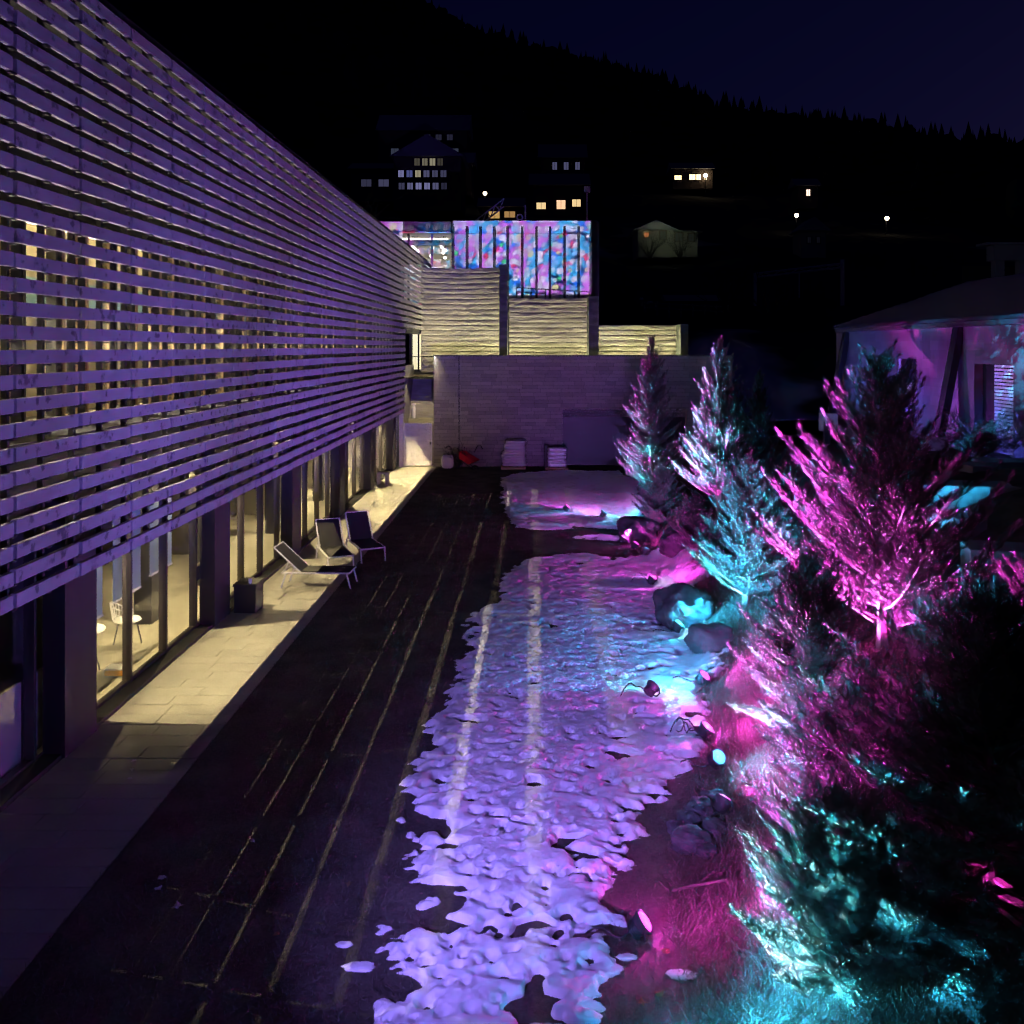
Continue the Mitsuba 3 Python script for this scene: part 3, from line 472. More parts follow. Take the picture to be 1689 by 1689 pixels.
house('attic_house', 'dim house with small attic windows up behind the three lit windows', 5.2, 172, 8, 8, 6, 3.2, 'm_housewood', [(-1.5 + 2.1 * i, 3.6, 0.9, 1.4, dim(wb, .07)) for i in range(3)], z=34.6)
house('pale_villa', 'pale gabled villa faintly lit among the trees on the right', 14.6, 113, 4.2, 6, 2.3, 1.0, 'm_housewall', [(-1.1, 1.3, .6, .5, dim((1, .3, .1), .2)), (.9, 1.0, .7, 1.0, (0.004, .005, .004))], ridge='y', z=17.5)
house('villa_annexe', 'flat pale annexe with dark windows beside the gabled villa', 18.4, 113.6, 3.0, 5, 2.0, .3, 'm_housewall', [(-.8, .7, .9, 1.0, (.004, .004, .004)), (.7, .7, .7, .9, (.004, .004, .004))], z=17.7)
house('bright_lodge', 'house high on the slope with a row of brightly lit windows', 36, 210, 9, 6, 3.6, 1.8, 'm_housewood', [(-3.4, .9, 1.6, 1.0, dim(wy, 2.4)), (-.15, .9, 1.4, 1.25, dim(wy, 3)), (1.3, .9, 1.1, 1.25, dim(wy, 3)), (2.9, .9, .6, 1.1, dim(wy, 2))], z=42.6)
house('small_cabin', 'tiny cabin with one lit window above the street lamps', 51, 172, 3.8, 4, 3.2, 1.5, 'm_housewood', [(0.1, 1.1, .75, 1.2, dim((1, .75, .6), 1.6))], z=32.6)
house('grey_chapel', 'dim grey gabled house below the left street lamp', 36.8, 122, 3.2, 4, 2.8, 1.6, 'm_housewall', [(-.6, 1, .45, .8, (.003, .003, .005)), (.6, 1, .45, .8, (.003, .003, .005))], ridge='y', z=18.2)
house('orange_gable', 'little timber gable glowing orange above the projection building', -3.9, 108, 4.4, 5, 3.0, 1.3, 'm_housewood', [(-.8, 1.5, 1.3, .8, dim((1, .6, .2), .5)), (1.0, 1.6, 1.3, .7, dim((1, .55, .2), .35))], z=18.9)
house('snowy_shed', 'low shed with pale snowy roof behind the lowest stone tier', 14.3, 84, 3.8, 4, 1.2, .5, 'm_housewall', [(0, .2, .8, .6, (.004, .004, .005))], z=8.6, cat='shed')
spot('villa_light', (15.6, 105, 19.0), (15.8, 110, 19.4), np.array([.75, .9, .55]) * 11, 60, 20, w=0.2)
for (x, y, z, s, lab) in ((38.7, 206, 44.3, 9, 'glaring porch lamp at the right end of the bright lodge'), (43.2, 150, 27.2, 8, 'left street lamp of the two glaring on the dark slope'), (58.1, 150, 26.7, 9, 'right street lamp of the two glaring on the dark slope'), (-8.75, 160, 32.5, 4, 'small white street lamp left of the three lit windows')):
    l = thing('street_lamp', lab, 'street lamp', 'lamps on the hillside'); sp = trimesh.creation.icosphere(2, 0.0024 * y); add('globe', (np.array(sp.vertices) + [x, y, z], np.array(sp.faces)), 'm_white', l, emit=(1.0 * s, .78 * s, .5 * s), weight=0)
    add('pole', bar((x, y + .3, z - 4), (x, y + .3, z), 0.1, 6), 'm_dark', l)
# railway gantry
ga = thing('catenary_gantry', 'dark railway gantry of two posts and a cross beam', 'gantry'); yg = 80.0
add('post', box(19.3, 19.55, yg, yg + .25, 4, 12.0), 'm_paleMetal', ga); add('post', box(26.95, 27.25, yg, yg + .25, 4, 13.2), 'm_paleMetal', ga)
add('beam', mesh([bar((19.4, yg + .1, 11.6), (27.1, yg + .1, 12.5), .08), bar((19.4, yg + .1, 11.95), (27.1, yg + .1, 12.85), .08)] + [bar((19.4 + .77 * i, yg + .1, 11.6 + .09 * i + (.35 if i % 2 else 0)), (20.17 + .77 * i, yg + .1, 11.69 + .09 * i + (0 if i % 2 else .35)), .05) for i in range(10)]), 'm_paleMetal', ga)
add('dropper', bar((23.3, yg + .1, 12.1), (23.3, yg + .1, 9.8), .06), 'm_paleMetal', ga)
ps_ = thing('gantry_sign', 'small pale plate fixed to the right gantry post', 'sign'); add('plate', box(26.65, 27.0, yg - .12, yg - .08, 8.1, 8.5), 'm_white', ps_); add('lower_plate', box(26.68, 27.0, yg - .12, yg - .08, 7.75, 7.98), 'm_white', ps_)
# bare shrubs on the snow bank, dim fence and lit bits behind the low tier
def twig_bush(label, x, y, z, h, seed, n=14, cat='shrub', group=None, m='m_bark'):
    t = thing('bare_shrub', label, cat, group); r = np.random.default_rng(seed); ps = []
    for i in range(n):
        a, e = r.uniform(0, 6.28), r.uniform(0.15, 0.9); d = vec((math.cos(a) * e, math.sin(a) * e, 1.0)); L = h * r.uniform(.6, 1)
        P0 = vec((x, y, z)) + r.normal(0, .06, 3) * [1, 1, 0]; P1 = P0 + d * L * .5; P2 = P1 + (d + r.normal(0, .25, 3)) * L * .5
        ps.append(tube([P0, P1, P2], [.02 * h, .013 * h, .005 * h], 4))
        for q in range(3):
            b = P1 + (P2 - P1) * r.random(); ps.append(tube([b, b + (d + r.normal(0, .6, 3)) * L * .3], [.008 * h, .003 * h], 3))
    add('stem', mesh(ps), m, t)
twig_bush('tall bare shrub at the top of the snow bank', 17.6, 68, 7.2, 3.2, 1)
twig_bush('bare twiggy shrub left of the gantry', 14.8, 70, 7.4, 3.0, 2)
twig_bush('bare bush coloured by the projection, left above the roof', -12.5, 66, 13.2, 3.0, 3, 26)
for i, (x, w) in enumerate(((8.9, .35), (9.6, .5), (10.1, .3))):
    k = thing('snowy_post', ['leftmost pale snow-capped post', 'middle pale snow-capped post', 'rightmost pale snow-capped post'][i] + ' behind the lowest stone tier', 'post'); add('post', box(x, x + .16, 76, 76.2, 7.5, 9.4 - .3 * i), 'm_housewall', k); add('snow_cap', rbox(x - w / 3, x + w / 2, 75.8, 76.4, 9.4 - .3 * i, 9.62 - .3 * i, .08), 'm_white', k)
twig_bush('leafless bush in front of the pale villa', 13.6, 108, 16.0, 2.6, 12, 30, m='m_dark')
twig_bush('leafless bush below the villa annexe', 17.2, 108, 16.0, 2.2, 13, 30, m='m_dark')
fn_ = thing('wooden_fence', 'low dark rail fence behind the lowest stone tier', 'fence'); add('rail', mesh([bar((8.6, 72, 8.6), (16, 74, 8.3), .05), bar((8.6, 72, 9.0), (16, 74, 8.7), .05)]), 'm_concrete', fn_)
for i in range(8): add('post', bar((8.7 + i, 72 + .27 * i, 7.4), (8.7 + i, 72 + .27 * i, 9.15 - .04 * i), .06), 'm_concrete', fn_)

# ------------------------------------------------------------------ building on the right
R_ = thing('snow_roofed_hall', 'low hall with snowy hipped roof and slanted struts at the right', 'building')
wl = [(39.2, 32.6, 1.5, 6.1), (32.6, 30.95, 5.08, 6.1), (32.6, 30.95, 1.5, 3.55), (30.95, 26.9, 1.5, 6.1), (26.9, 24.7, 5.0, 6.1), (24.7, 22.0, 1.5, 6.1)]
add('wall', mesh([box(13.0, 13.35, b, a, z0, z1) for (a, b, z0, z1) in wl]), 'm_rwall', R_)
add('inner_wall', mesh([box(14.2, 14.3, 22, 39, 1.5, 6.1), box(13.35, 14.2, 39.0, 39.2, 1.5, 6.1)]), 'm_dark', R_)
wf = add('window', mesh([box(13.04, 13.1, 32.5, 32.6, 3.55, 5.08), box(13.04, 13.1, 30.95, 31.05, 3.55, 5.08)]), 'm_paleMetal', R_); 
add('pane', box(13.3, 13.32, 31.7, 32.5, 3.55, 5.08), 'm_black', wf)
for i in range(8): add('blind_slat', box(13.05, 13.2, 31.05, 31.9, 3.57 + .09 * i, 3.63 + .09 * i), 'm_white', wf)
dr_ = add('door', box(13.25, 13.3, 25.9, 26.9, 2.4, 5.0), 'm_black', R_)
for i in range(26): add('shutter_slat', box(13.06, 13.14, 24.75, 25.85, 2.42 + .1 * i, 2.49 + .1 * i), 'm_white', R_)
add('eave', box(12.55, 13.0, 22, 38.0, 6.1, 6.24), 'm_dark', R_)
rv = np.array([(12.5, 22, 6.25), (12.5, 38.2, 6.25), (20, 38.2, 6.25), (20, 22, 6.25), (16.4, 22, 7.9), (16.4, 34.4, 7.9)])
def roofgrid():
    U, V_ = np.meshgrid(np.linspace(0, 1, 40), np.linspace(22, 38.2, 70)); x = 12.5 + U * 7.5
    z = 6.25 + np.minimum(np.minimum((x - 12.5) * .42, (20 - x) * .46), np.maximum(38.2 - V_, 0) * .43); return grid(x, V_, z + .12 + .07 * nz(x, V_, 1.2, 4) - .05)
add('roof', (rv, np.array([(0, 5, 1), (0, 4, 5), (1, 5, 2), (2, 5, 4), (2, 4, 3), (0, 3, 4)])), 'm_houseroof', R_)
add('roof_snow', roofgrid(), 'm_roofsnow', R_, smooth=True)
for y in (37.6, 27.6):
    s = add('strut', (np.array([[x + dx, yy, z] for (x, z) in ((12.2, 2.55), (12.86, 6.1)) for dx in (0, .22) for yy in (y, y + .38)]), np.array([[0, 1, 5, 4], [2, 6, 7, 3], [0, 4, 6, 2], [1, 3, 7, 5], [0, 2, 3, 1], [4, 5, 7, 6]])), 'm_black', R_)
    add('foot', rbox(11.9, 12.5, y - .15, y + .53, 2.0, 2.75, .03), 'm_white', s)
Pv = thing('column_pavilion', 'dim colonnaded structure above the snowy roof at the right edge', 'building')
for i in range(4): add('column', box(30.4 + 1.6 * i, 31.0 + 1.6 * i, 60, 60.6, 6, 11.2), 'm_concrete', Pv)
add('beam', box(30.2, 37, 59.8, 60.8, 11.2, 12.2), 'm_concrete', Pv); add('back', box(30.2, 37, 64, 64.3, 6, 11.2), 'm_dark', Pv); add('cornice', box(29.6, 37, 59.5, 61, 12.2, 12.35), 'm_concrete', Pv)
for i, (x, y, z, w, d, h, lab) in enumerate(((11.0, 22.6, 2.15, .8, .8, .75, 'small white concrete block lit blue on the terrace'), (11.9, 22.9, 2.1, 1.4, .9, .85, 'blue-lit concrete block right of the small white one'), (10.0, 20.3, 1.75, 2.6, 1.0, 1.0, 'long grey concrete block below the blue-lit ones'), (8.5, 18.3, 1.75, .9, .7, .7, 'pale concrete block tilted on the bank behind the big pine'), (8.5, 15.9, 1.55, 1.8, .9, .75, 'large pale concrete block at the right edge'))):
    k = thing('concrete_block', lab, 'block'); q = move(rot(rbox(-w / 2, w / 2, -d / 2, d / 2, 0, h, .03), [0, 0, 1], [8, -5, -12, 25, -15][i]), (x, y, z - .3)); add('block', q, 'm_concrete', k)

# ------------------------------------------------------------------ trampled snow on the lawn
def pdist(poly, x, y):
    poly = np.asarray(poly, float); d = np.full(x.shape, 1e9); ins = np.zeros(x.shape, bool)
    for a, b in zip(poly, np.roll(poly, -1, 0)):
        e = b - a; t = np.clip(((x - a[0]) * e[0] + (y - a[1]) * e[1]) / (e @ e), 0, 1); d = np.minimum(d, np.hypot(x - a[0] - t * e[0], y - a[1] - t * e[1]))
        c = ((a[1] > y) != (b[1] > y)) & (x < (b[0] - a[0]) * (y - a[1]) / (b[1] - a[1] + 1e-12) + a[0]); ins ^= c
    return np.where(ins, d, -d)
NEARP = [(-1.75, 5.5), (-1.62, 7.31), (-1.31, 7.5), (-1.05, 7.83), (-1.23, 8.14), (-1.37, 8.48), (-0.93, 8.61), (-1.1, 9.09), (-1.41, 10.09), (-1.57, 11.03), (-1.49, 11.65), (-1.49, 12.63), (-1.3, 14.27), (-1.2, 15.33), (-1.21, 16.91), (-1.27, 18.62), (-0.62, 19.74), (-0.75, 21.54), (-0.35, 23.2), (1.0, 24.2), (2.4, 23.6), (3.6, 24.4), (4.3, 23.0), (3.7, 21.8), (3.9, 20.3), (3.2, 19.7), (2.5, 18.0), (3.3, 16.9), (3.2, 15.6), (2.6, 14.3), (2.45, 13.5), (2.45, 12.93), (2.03, 11.82), (1.55, 11.18), (1.19, 10.6), (1.18, 9.96), (0.75, 9.5), (0.65, 9.09), (0.85, 8.66), (0.5, 8.48), (0.64, 8.1), (0.53, 7.72), (0.62, 7.31), (0.5, 5.5)]
FARP = [(-0.59, 27.7), (-0.9, 30), (-1.1, 32.5), (-1.36, 37.84), (-0.84, 39.3), (1.29, 40.4), (3.6, 40.0), (4.2, 36), (3.6, 33), (4.0, 31), (3.4, 29), (2.6, 27.4), (1.5, 27.6), (0.6, 27.3)]
MIDP = [(1.1, 26.2), (1.9, 26.6), (2.6, 26.3), (3.3, 26.6), (2.4, 25.6), (1.6, 25.9)]
rs = np.random.default_rng(5); dn = np.stack([rs.uniform(-1.9, 4.2, 4200), 6.3 + 34.5 * rs.random(4200) ** 1.25, rs.uniform(.04, .10, 4200), rs.uniform(.3, 1.0, 4200)], 1)
from scipy.spatial import cKDTree
DT = cKDTree(dn[:, :2])
def snow_h(x, y):
    sd = np.maximum(np.maximum(pdist(NEARP, x, y), pdist(FARP, x, y)), pdist(MIDP, x, y) - .05)
    n1, n2, n3 = nz(x, y, 1.6, 31, 3) - .5, nz(x, y, 5.5, 32, 3) - .5, nz(x, y, 16, 33, 2) - .5
    n4 = .62 - np.abs(2 * nz(x * .7, y * 1.6, 3.2, 38, 4) - 1) * 1.6
    sd = sd + .50 * n1 + .22 * n2 + .07 * n3 + .20 * (nz(x * .8, y * 1.8, 9.0, 40, 2) - .5) + .34 * n4 * np.interp(y, [8, 30], [1, .8]) - .05
    hole = sstep(-.02, .07, nz(x * .7, y, 3.6, 35, 2) - np.interp(y, [7, 10, 14, 40], [.52, .45, .38, .33]) + np.clip(sd, 0, .5) * .22) ; hole2 = hole
    t = sstep(-.02, .22, sd) * (.035 + .06 * nz(x, y, 1.1, 36, 2))
    t = t * hole2 - .035 * (1 - hole2)
    inside = sd > 0
    amp = np.interp(y, [6, 16, 28, 40], [1, 1, .8, .55])
    bump = .6 * amp * (.045 * (1 - np.abs(2 * nz(x, y, 6.5, 37, 3) - 1)) + .03 * n2 + .045 * n3 + .03 * (nz(x, y, 33, 39, 2) - .5))
    dist, idx = DT.query(np.stack([x, y], -1).reshape(-1, 2), k=2); dent = np.zeros(x.size)
    for q in range(2):
        dd = dn[idx[:, q]]; dent += dd[:, 2] * 1.15 * dd[:, 3] * np.exp(-(dist[:, q] / dd[:, 2]) ** 2 * 1.6)
    h = t + np.where(inside, bump * sstep(0, .2, sd) * hole2, 0) - dent.reshape(x.shape) * sstep(0.0, .12, sd) * amp
    return np.where(sd > -.02, h, -.05), sd
sv, sf, sn = [], [], 0
for y0, y1, st in ((6.4, 11.5, .019), (11.5, 19, .030), (19, 41, .055)):
    X, Y = np.meshgrid(np.arange(-2.3, 4.7, st), np.arange(y0, y1 + st, st)); X = X + rs.normal(0, st * .12, X.shape)
    h, sd = snow_h(X, Y); V, F = grid(X, Y, H(X, Y) + h - .008); hv = h.reshape(-1)
    F = F[(hv[F] > .002).any(1)]; u, inv = np.unique(F, return_inverse=True); sv.append(V[u]); sf.append(inv.reshape(F.shape) + sn); sn += len(u)
tag(add('snow', mesh([(np.vstack(sv), np.vstack(sf))]), 'm_snow', smooth=True), 'trampled melting snow along the lit tree bank', 'snow', kind='stuff')
def snow_at(x, y): return float(H(x, y)) + max(0.0, float(snow_h(np.array([[x]]), np.array([[y]]))[0][0, 0]))
for i, (x, y, s, lab) in enumerate(((.83, 8.18, .09, 'thin snow crust left of the pink-lit mound'), (.62, 8.02, .16, 'long thin snow crust on the bare soil'), (1.29, 7.95, .13, 'leaf-shaped snow crust near the frame bottom'), (-1.55, 8.05, .14, 'small detached snow scrap left of the snow edge'), (-1.75, 8.35, .08, 'tiny snow scrap on the dark grass'))):
    k = add('snow_scrap', move(xf((lambda q: (np.array(q.vertices) * [s, s * .5, .02] * (0.7 + .6 * meshkit.noise(np.array(q.vertices) * 3 + i))[:, None], np.array(q.faces)))(trimesh.creation.icosphere(2, 1)), np.eye(4)), (x, y, float(H(x, y)) + .012)), 'm_snow', smooth=True); tag(k, lab, 'snow', 'snow scraps off the main patch')

# ------------------------------------------------------------------ grass blades
def blades(n, xr, yr, hmin, hmax, w, cond, seed, lean=.5):
    r = np.random.default_rng(seed); x, y = r.uniform(*xr, n), yr[0] + (yr[1] - yr[0]) * r.random(n) ** 1.5; k = cond(x, y); x, y = x[k], y[k]; n = len(x)
    z = H(x, y); a = r.uniform(0, 6.28, n); h = r.uniform(hmin, hmax, n); b = r.uniform(0, 6.28, n); l = lean * h * r.uniform(.3, 1.6, n)
    p = np.stack([x, y, z - .01], 1); s = np.stack([np.cos(a), np.sin(a), 0 * a], 1) * w; tip = np.stack([np.cos(b) * l, np.sin(b) * l, h], 1)
    V = np.stack([p - s, p + s, p + tip], 1).reshape(-1, 3); return V, np.arange(3 * n).reshape(-1, 3)
def not_snow(x, y): return np.maximum(pdist(NEARP, x, y), pdist(FARP, x, y)) < .12
tag(add('lawn_grass', blades(170000, (-4.52, 2.4), (6.2, 34), .015, .05, .004, lambda x, y: not_snow(x, y) & (x < toe(y) + .2), 41, 1.2), 'm_grass'), 'short flattened winter grass of the dark lawn', 'grass', kind='stuff')
tag(add('bank_grass', blades(110000, (1.2, 6.0), (6.2, 31), .05, .15, .0055, lambda x, y: (x > toe(y) - .15) & (not_snow(x, y) | (x > toe(y) + .6)), 42, 1.0), 'm_drygrass'), 'matted dry grass on the lit tree bank', 'grass', kind='stuff')

# ------------------------------------------------------------------ pines
def shoot_proto(n, L, nl, w, seed, spread=.75):
    r = np.random.default_rng(seed); t = np.sort(r.random(n)) ** .8; a = r.uniform(0, 6.28, n); e = spread * (1.3 - .75 * t) * r.uniform(.6, 1.25, n)
    d = np.stack([np.cos(a) * np.sin(e), np.sin(a) * np.sin(e), np.cos(e)], 1); s = np.stack([-np.sin(a), np.cos(a), 0 * a], 1) * w
    p = np.stack([0 * t, 0 * t, t * L], 1); q = nl * r.uniform(.75, 1.15, n)
    return np.stack([p - s, p + s, p + d * q[:, None]], 1).reshape(-1, 3)
def pine(label, x, y, top, R, seed, nl=.055, sl=.16, ns=44, w=.0032, levels=14, per=6, up0=.35, up1=1.0, prof=None, lean=(0, 0), z0=None, bare=.03, twigs=7, spread=1.15, sub=.42, upk=.28):
    w *= 1.3; ns = int(ns * .95); nl *= 1.1; twigs += 1; levels = int(levels * 1.2); per += 1; up0 *= .6; up1 *= .8; twigs += 4; sl *= .6
    t = thing('pine_tree', label, 'tree'); r = np.random.default_rng(seed); zb = float(H(x, y)) - .08 if z0 is None else z0; h = top - zb
    tp = np.array([[x + lean[0] * q * q, y + lean[1] * q * q, zb + h * q] for q in np.linspace(0, .97, 12)]); tp[1:-1, :2] += r.normal(0, .012, (10, 2))
    wood = [tube(tp, np.linspace(.035 * h ** .8, .006, 12), 8)]
    O, A, S = [], [], []
    prof = prof or (lambda q: (1 - q) ** .8 * (.7 + .3 * min(1, q / .1)))
    for i in range(levels):
        q = bare + (.97 - bare) * (i + .5) / levels
        for j in range(per + (1 if q < .5 else 0)):
            qq = min(.985, q + r.normal(0, .35 / levels)); c = vec((np.interp(qq, np.linspace(0, .97, 12), tp[:, 0]), np.interp(qq, np.linspace(0, .97, 12), tp[:, 1]), zb + h * qq))
            a = j * 6.283 / per + r.uniform(-.4, .4) + i * 1.1; L = max(.10, R * prof(qq) * r.uniform(.72, 1.15)); e = up0 + (up1 - up0) * qq + r.normal(0, .1)
            d = vec((math.cos(a) * math.cos(e), math.sin(a) * math.cos(e), math.sin(e))); ts = np.linspace(0, 1, 5)
            path = c + d * (ts * L)[:, None] + vec((0, 0, 1)) * (ts ** 2 * L * .28)[:, None]; wood.append(tube(path, np.linspace(.010 + .010 * L, .003, 5), 4, False))
            dirs = np.gradient(path, axis=0); side = unit(np.cross(d, [0, 0, 1]))
            m = max(3, int(twigs * (L / R) ** .5 + .5))
            for b in np.linspace(.22, 1.0, m):
                o = np.array([np.interp(b, ts, path[:, k]) for k in range(3)]); dd = unit(np.array([np.interp(b, ts, dirs[:, k]) for k in range(3)]))
                if b > .95: tw = [(dd, 0.0)]
                else: tw = [(unit(dd + s * side * r.uniform(.7, 1.1) + vec((0, 0, r.uniform(.0, .5)))), L * sub * (1.1 - b) * r.uniform(.6, 1.2)) for s in (-1, 1)]
                for (g, tl) in tw:
                    k = max(1, int(round(tl / (sl * .75)))) if tl > sl * .6 else 1
                    if tl > .1: wood.append(tube([o, o + g * tl], [.006, .003], 3, False))
                    for z_ in range(k):
                        O.append(o + g * tl * ((z_ + .6) / k if tl > 0 else 0) - (g * sl * .5 if tl > 0 else g * 0)); A.append(unit(g + vec((0, 0, upk)) + r.normal(0, .16, 3))); S.append(r.uniform(.75, 1.25))
    for q in range(5): O.append(tp[-1] + vec((0, 0, -.1))); A.append(unit(vec((0, 0, 1)) + (r.normal(0, .35, 3) if q else 0))); S.append(1.3 if q == 0 else 1)
    O, A, S = np.array(O), np.array(A), np.array(S); ref = np.where(np.abs(A[:, 2:3]) < .9, [[0, 0, 1.0]], [[1.0, 0, 0]]); X = np.cross(ref, A); X /= np.linalg.norm(X, axis=1, keepdims=True); Y = np.cross(A, X)
    protos = [shoot_proto(ns, sl, nl, w, seed * 10 + q, spread) for q in range(5)]; V = []
    ch = r.integers(0, 5, len(O))
    for q in range(5):
        m = ch == q; P_ = protos[q]
        V.append((O[m][:, None] + S[m][:, None, None] * (P_[None, :, :1] * X[m][:, None] + P_[None, :, 1:2] * Y[m][:, None] + P_[None, :, 2:] * A[m][:, None])).reshape(-1, 3))
    V = np.vstack(V); add('trunk', mesh(wood), 'm_bark', t); add('crown', (V, np.arange(len(V)).reshape(-1, 3)), 'm_needle', t)
    return len(V) // 3
NT = 0
NT += pine('slender pine farthest along the bank, cyan above and pink at its lower left', 3.8, 29.6, 5.72, 1.5, 101, bare=.09, nl=.08, sl=.24, ns=34, w=.006, levels=13, per=6, up0=.35, up1=1.0, twigs=4, upk=.6)
NT += pine('tall pine second from the back with a pale blue tip', 5.1, 25.0, 5.62, 1.65, 102, bare=.1, nl=.07, sl=.22, ns=36, w=.005, levels=15, per=7, up0=.5, up1=1.15, twigs=4, upk=.75)
NT += pine('smaller dark pine right behind the tall blue-tipped pine', 6.4, 26.0, 4.75, 1.1, 103, nl=.07, sl=.22, ns=32, w=.005, levels=12, per=6, up0=.6, up1=1.1, twigs=3, upk=.75)
NT += pine('little bright pink pine on the bank between the two far pines', 3.65, 26.2, 2.0, 1.0, 104, nl=.06, sl=.17, ns=34, w=.005, levels=8, per=6, twigs=5)
NT += pine('low pink pine bush on the bank in front of the blue-tipped pine', 3.95, 22.3, 1.8, .85, 105, nl=.06, sl=.16, ns=34, w=.0045, levels=7, per=6, twigs=5)
NT += pine('bushy pine with bright cyan lower left, in the middle of the row', 4.0, 17.2, 3.35, 1.25, 106, bare=.07, nl=.055, sl=.16, ns=44, w=.004, levels=12, per=7, twigs=6, up0=.3)
NT += pine('dim purple pine between the cyan bush and the big magenta pine', 5.3, 19.0, 2.95, 1.35, 107, nl=.07, sl=.22, ns=36, w=.0045, levels=9, per=6, twigs=5, up0=.6)
NT += pine('big open magenta pine with long brushes and a bare lit trunk', 5.15, 13.5, 5.36, 2.25, 108, bare=.1, nl=.075, sl=.26, ns=72, w=.0032, levels=13, per=6, up0=.45, up1=1.1, twigs=7, sub=.40, spread=1.0)
NT += pine('dense pink pine in front of the big magenta pine', 3.5, 11.6, 2.8, 1.2, 109, nl=.055, sl=.16, ns=56, w=.003, levels=12, per=7, twigs=7, up0=.3)
NT += pine('huge near pine, cyan along its left edge and black otherwise', 3.75, 7.5, 3.4, 2.2, 110, nl=.065, sl=.19, ns=44, w=.0030, levels=13, per=7, up0=-.15, up1=.9, twigs=8, prof=lambda q: (1 - q) ** .8, bare=.005, sub=.45)
NT += pine('low cyan pine bush at the lower left foot of the huge near pine', 2.45, 7.25, 1.75, .85, 112, nl=.06, sl=.15, ns=56, w=.0025, levels=9, per=8, up0=.2, up1=.9, twigs=8, prof=lambda q: (1 - q) ** .45, bare=.01)
NT += pine('cyan pine bush between the pink mound and the huge near pine', 2.95, 8.9, 1.95, .85, 113, nl=.06, sl=.15, ns=56, w=.0025, levels=9, per=8, up0=.2, up1=.9, twigs=8, prof=lambda q: (1 - q) ** .45, bare=.01)
NT += pine('dark pine at the right edge behind the huge near pine', 6.0, 10.0, 3.6, 1.5, 111, nl=.06, sl=.2, ns=44, w=.003, levels=12, per=6, twigs=7)
sp_ = thing('spreading_conifer', 'flat dark spreading conifer in front of the snowy-roofed hall', 'tree')
r = np.random.default_rng(77); V = []; ws = []
for i in range(26):
    a = r.uniform(0, 6.28); L = r.uniform(.6, 1.5); o = vec((11.6, 24.0, 2.6)); P_ = o + np.stack([np.cos(a) * np.linspace(0, L, 5), np.sin(a) * np.linspace(0, L, 5), .7 * np.linspace(0, 1, 5) ** .5 + .15 * r.normal()], 1); ws.append(tube(P_, [.03, .025, .02, .012, .006], 4, False))
    for q in range(26):
        b = P_[1] + (P_[-1] - P_[1]) * r.random() + r.normal(0, .1, 3); M_ = frame_to(b, unit((math.cos(a), math.sin(a), .4)) + r.normal(0, .4, 3)); V.append(shoot_proto(22, .2, .08, .005, i * 50 + q) @ M_[:3, :3].T + b)
V = np.vstack(V); add('trunk', mesh(ws + [tube([(11.6, 24, 1.6), (11.6, 24, 2.9)], [.09, .05], 8)]), 'm_bark', sp_); add('crown', (V, np.arange(len(V)).reshape(-1, 3)), 'm_needle', sp_)

# ------------------------------------------------------------------ rocks, sticks, leaves
def rock(label, x, y, s, seed, cat='rock', base='rock', sink=.3, group=None):
    q = trimesh.creation.icosphere(4, 1.0); v = np.array(q.vertices); v = np.sign(v) * np.abs(v) ** .75; v *= (.62 + .75 * meshkit.fbm(v * 1.2 + seed, 2) + .22 * np.abs(meshkit.fbm(v * 3.1 + seed, 4) - .5) + .10 * (meshkit.fbm(v * 9 + seed, 3) - .5))[:, None]
    R = trimesh.transformations.rotation_matrix(seed * 1.7, [0, 0, 1])[:3, :3]; v = (v * vec(s)) @ R.T
    k = add(base, (v + [x, y, float(H(x, y)) + s[2] * (1 - 2 * sink) * .6], np.array(q.faces)), 'm_rock', smooth=30); tag(k, label, cat, group)
rock('large dark boulder with a blue-lit side below the cyan pine', 2.95, 18.2, (.75, .5, .5), 1, 'boulder', 'boulder')
rock('smaller dark boulder to the right of the blue-lit boulder', 3.15, 16.2, (.38, .34, .32), 2, 'boulder', 'boulder')
rock('boulder glowing pink beside the little pink pine', 3.0, 26.0, (.65, .5, .5), 3, 'boulder', 'boulder')
rock('dark boulder half under the bank in the middle of the row', 3.75, 23.2, (.6, .45, .4), 4, 'boulder', 'boulder')
for i, (x, y, s) in enumerate(((1.72, 10.0, .17), (1.95, 10.7, .15), (1.78, 10.5, .11), (2.02, 10.2, .13), (1.62, 10.35, .09), (1.86, 9.75, .10), (2.15, 10.95, .12))):
    rock(['largest of the purple-lit stones, nearest the snow', 'purple-lit stone farthest left at the top of the heap', 'small flat purple-lit stone', 'right middle purple-lit stone', 'tiny purple-lit stone at the snow edge', 'lowest small purple-lit stone', 'topmost right purple-lit stone'][i] + ' in the stone heap', x, y, (s * 1.2, s, s * .75), 20 + i, 'stone', 'stone', .25, 'purple-lit stone heap')
def stick(label, pts, rad):
    P_ = np.array([[x, y, float(H(x, y)) + z] for x, y, z in pts]); k = add('fallen_stick', tube(P_, np.linspace(rad, rad * .6, len(P_)), 6), 'm_bark', smooth=50); tag(k, label, 'stick', 'sticks on the pink mound')
stick('pale stick lying across the pink-lit mound', [(1.38, 9.12, .05), (1.6, 9.12, .06), (1.9, 8.98, .07)], .02)
stick('short forked twig on the pale stick', [(1.66, 9.12, .08), (1.82, 9.2, .09)], .012)
stick('dark stick on the mossy bank above the cyan lamp', [(2.25, 14.0, .03), (2.5, 14.25, .05), (2.75, 14.6, .06)], .022)
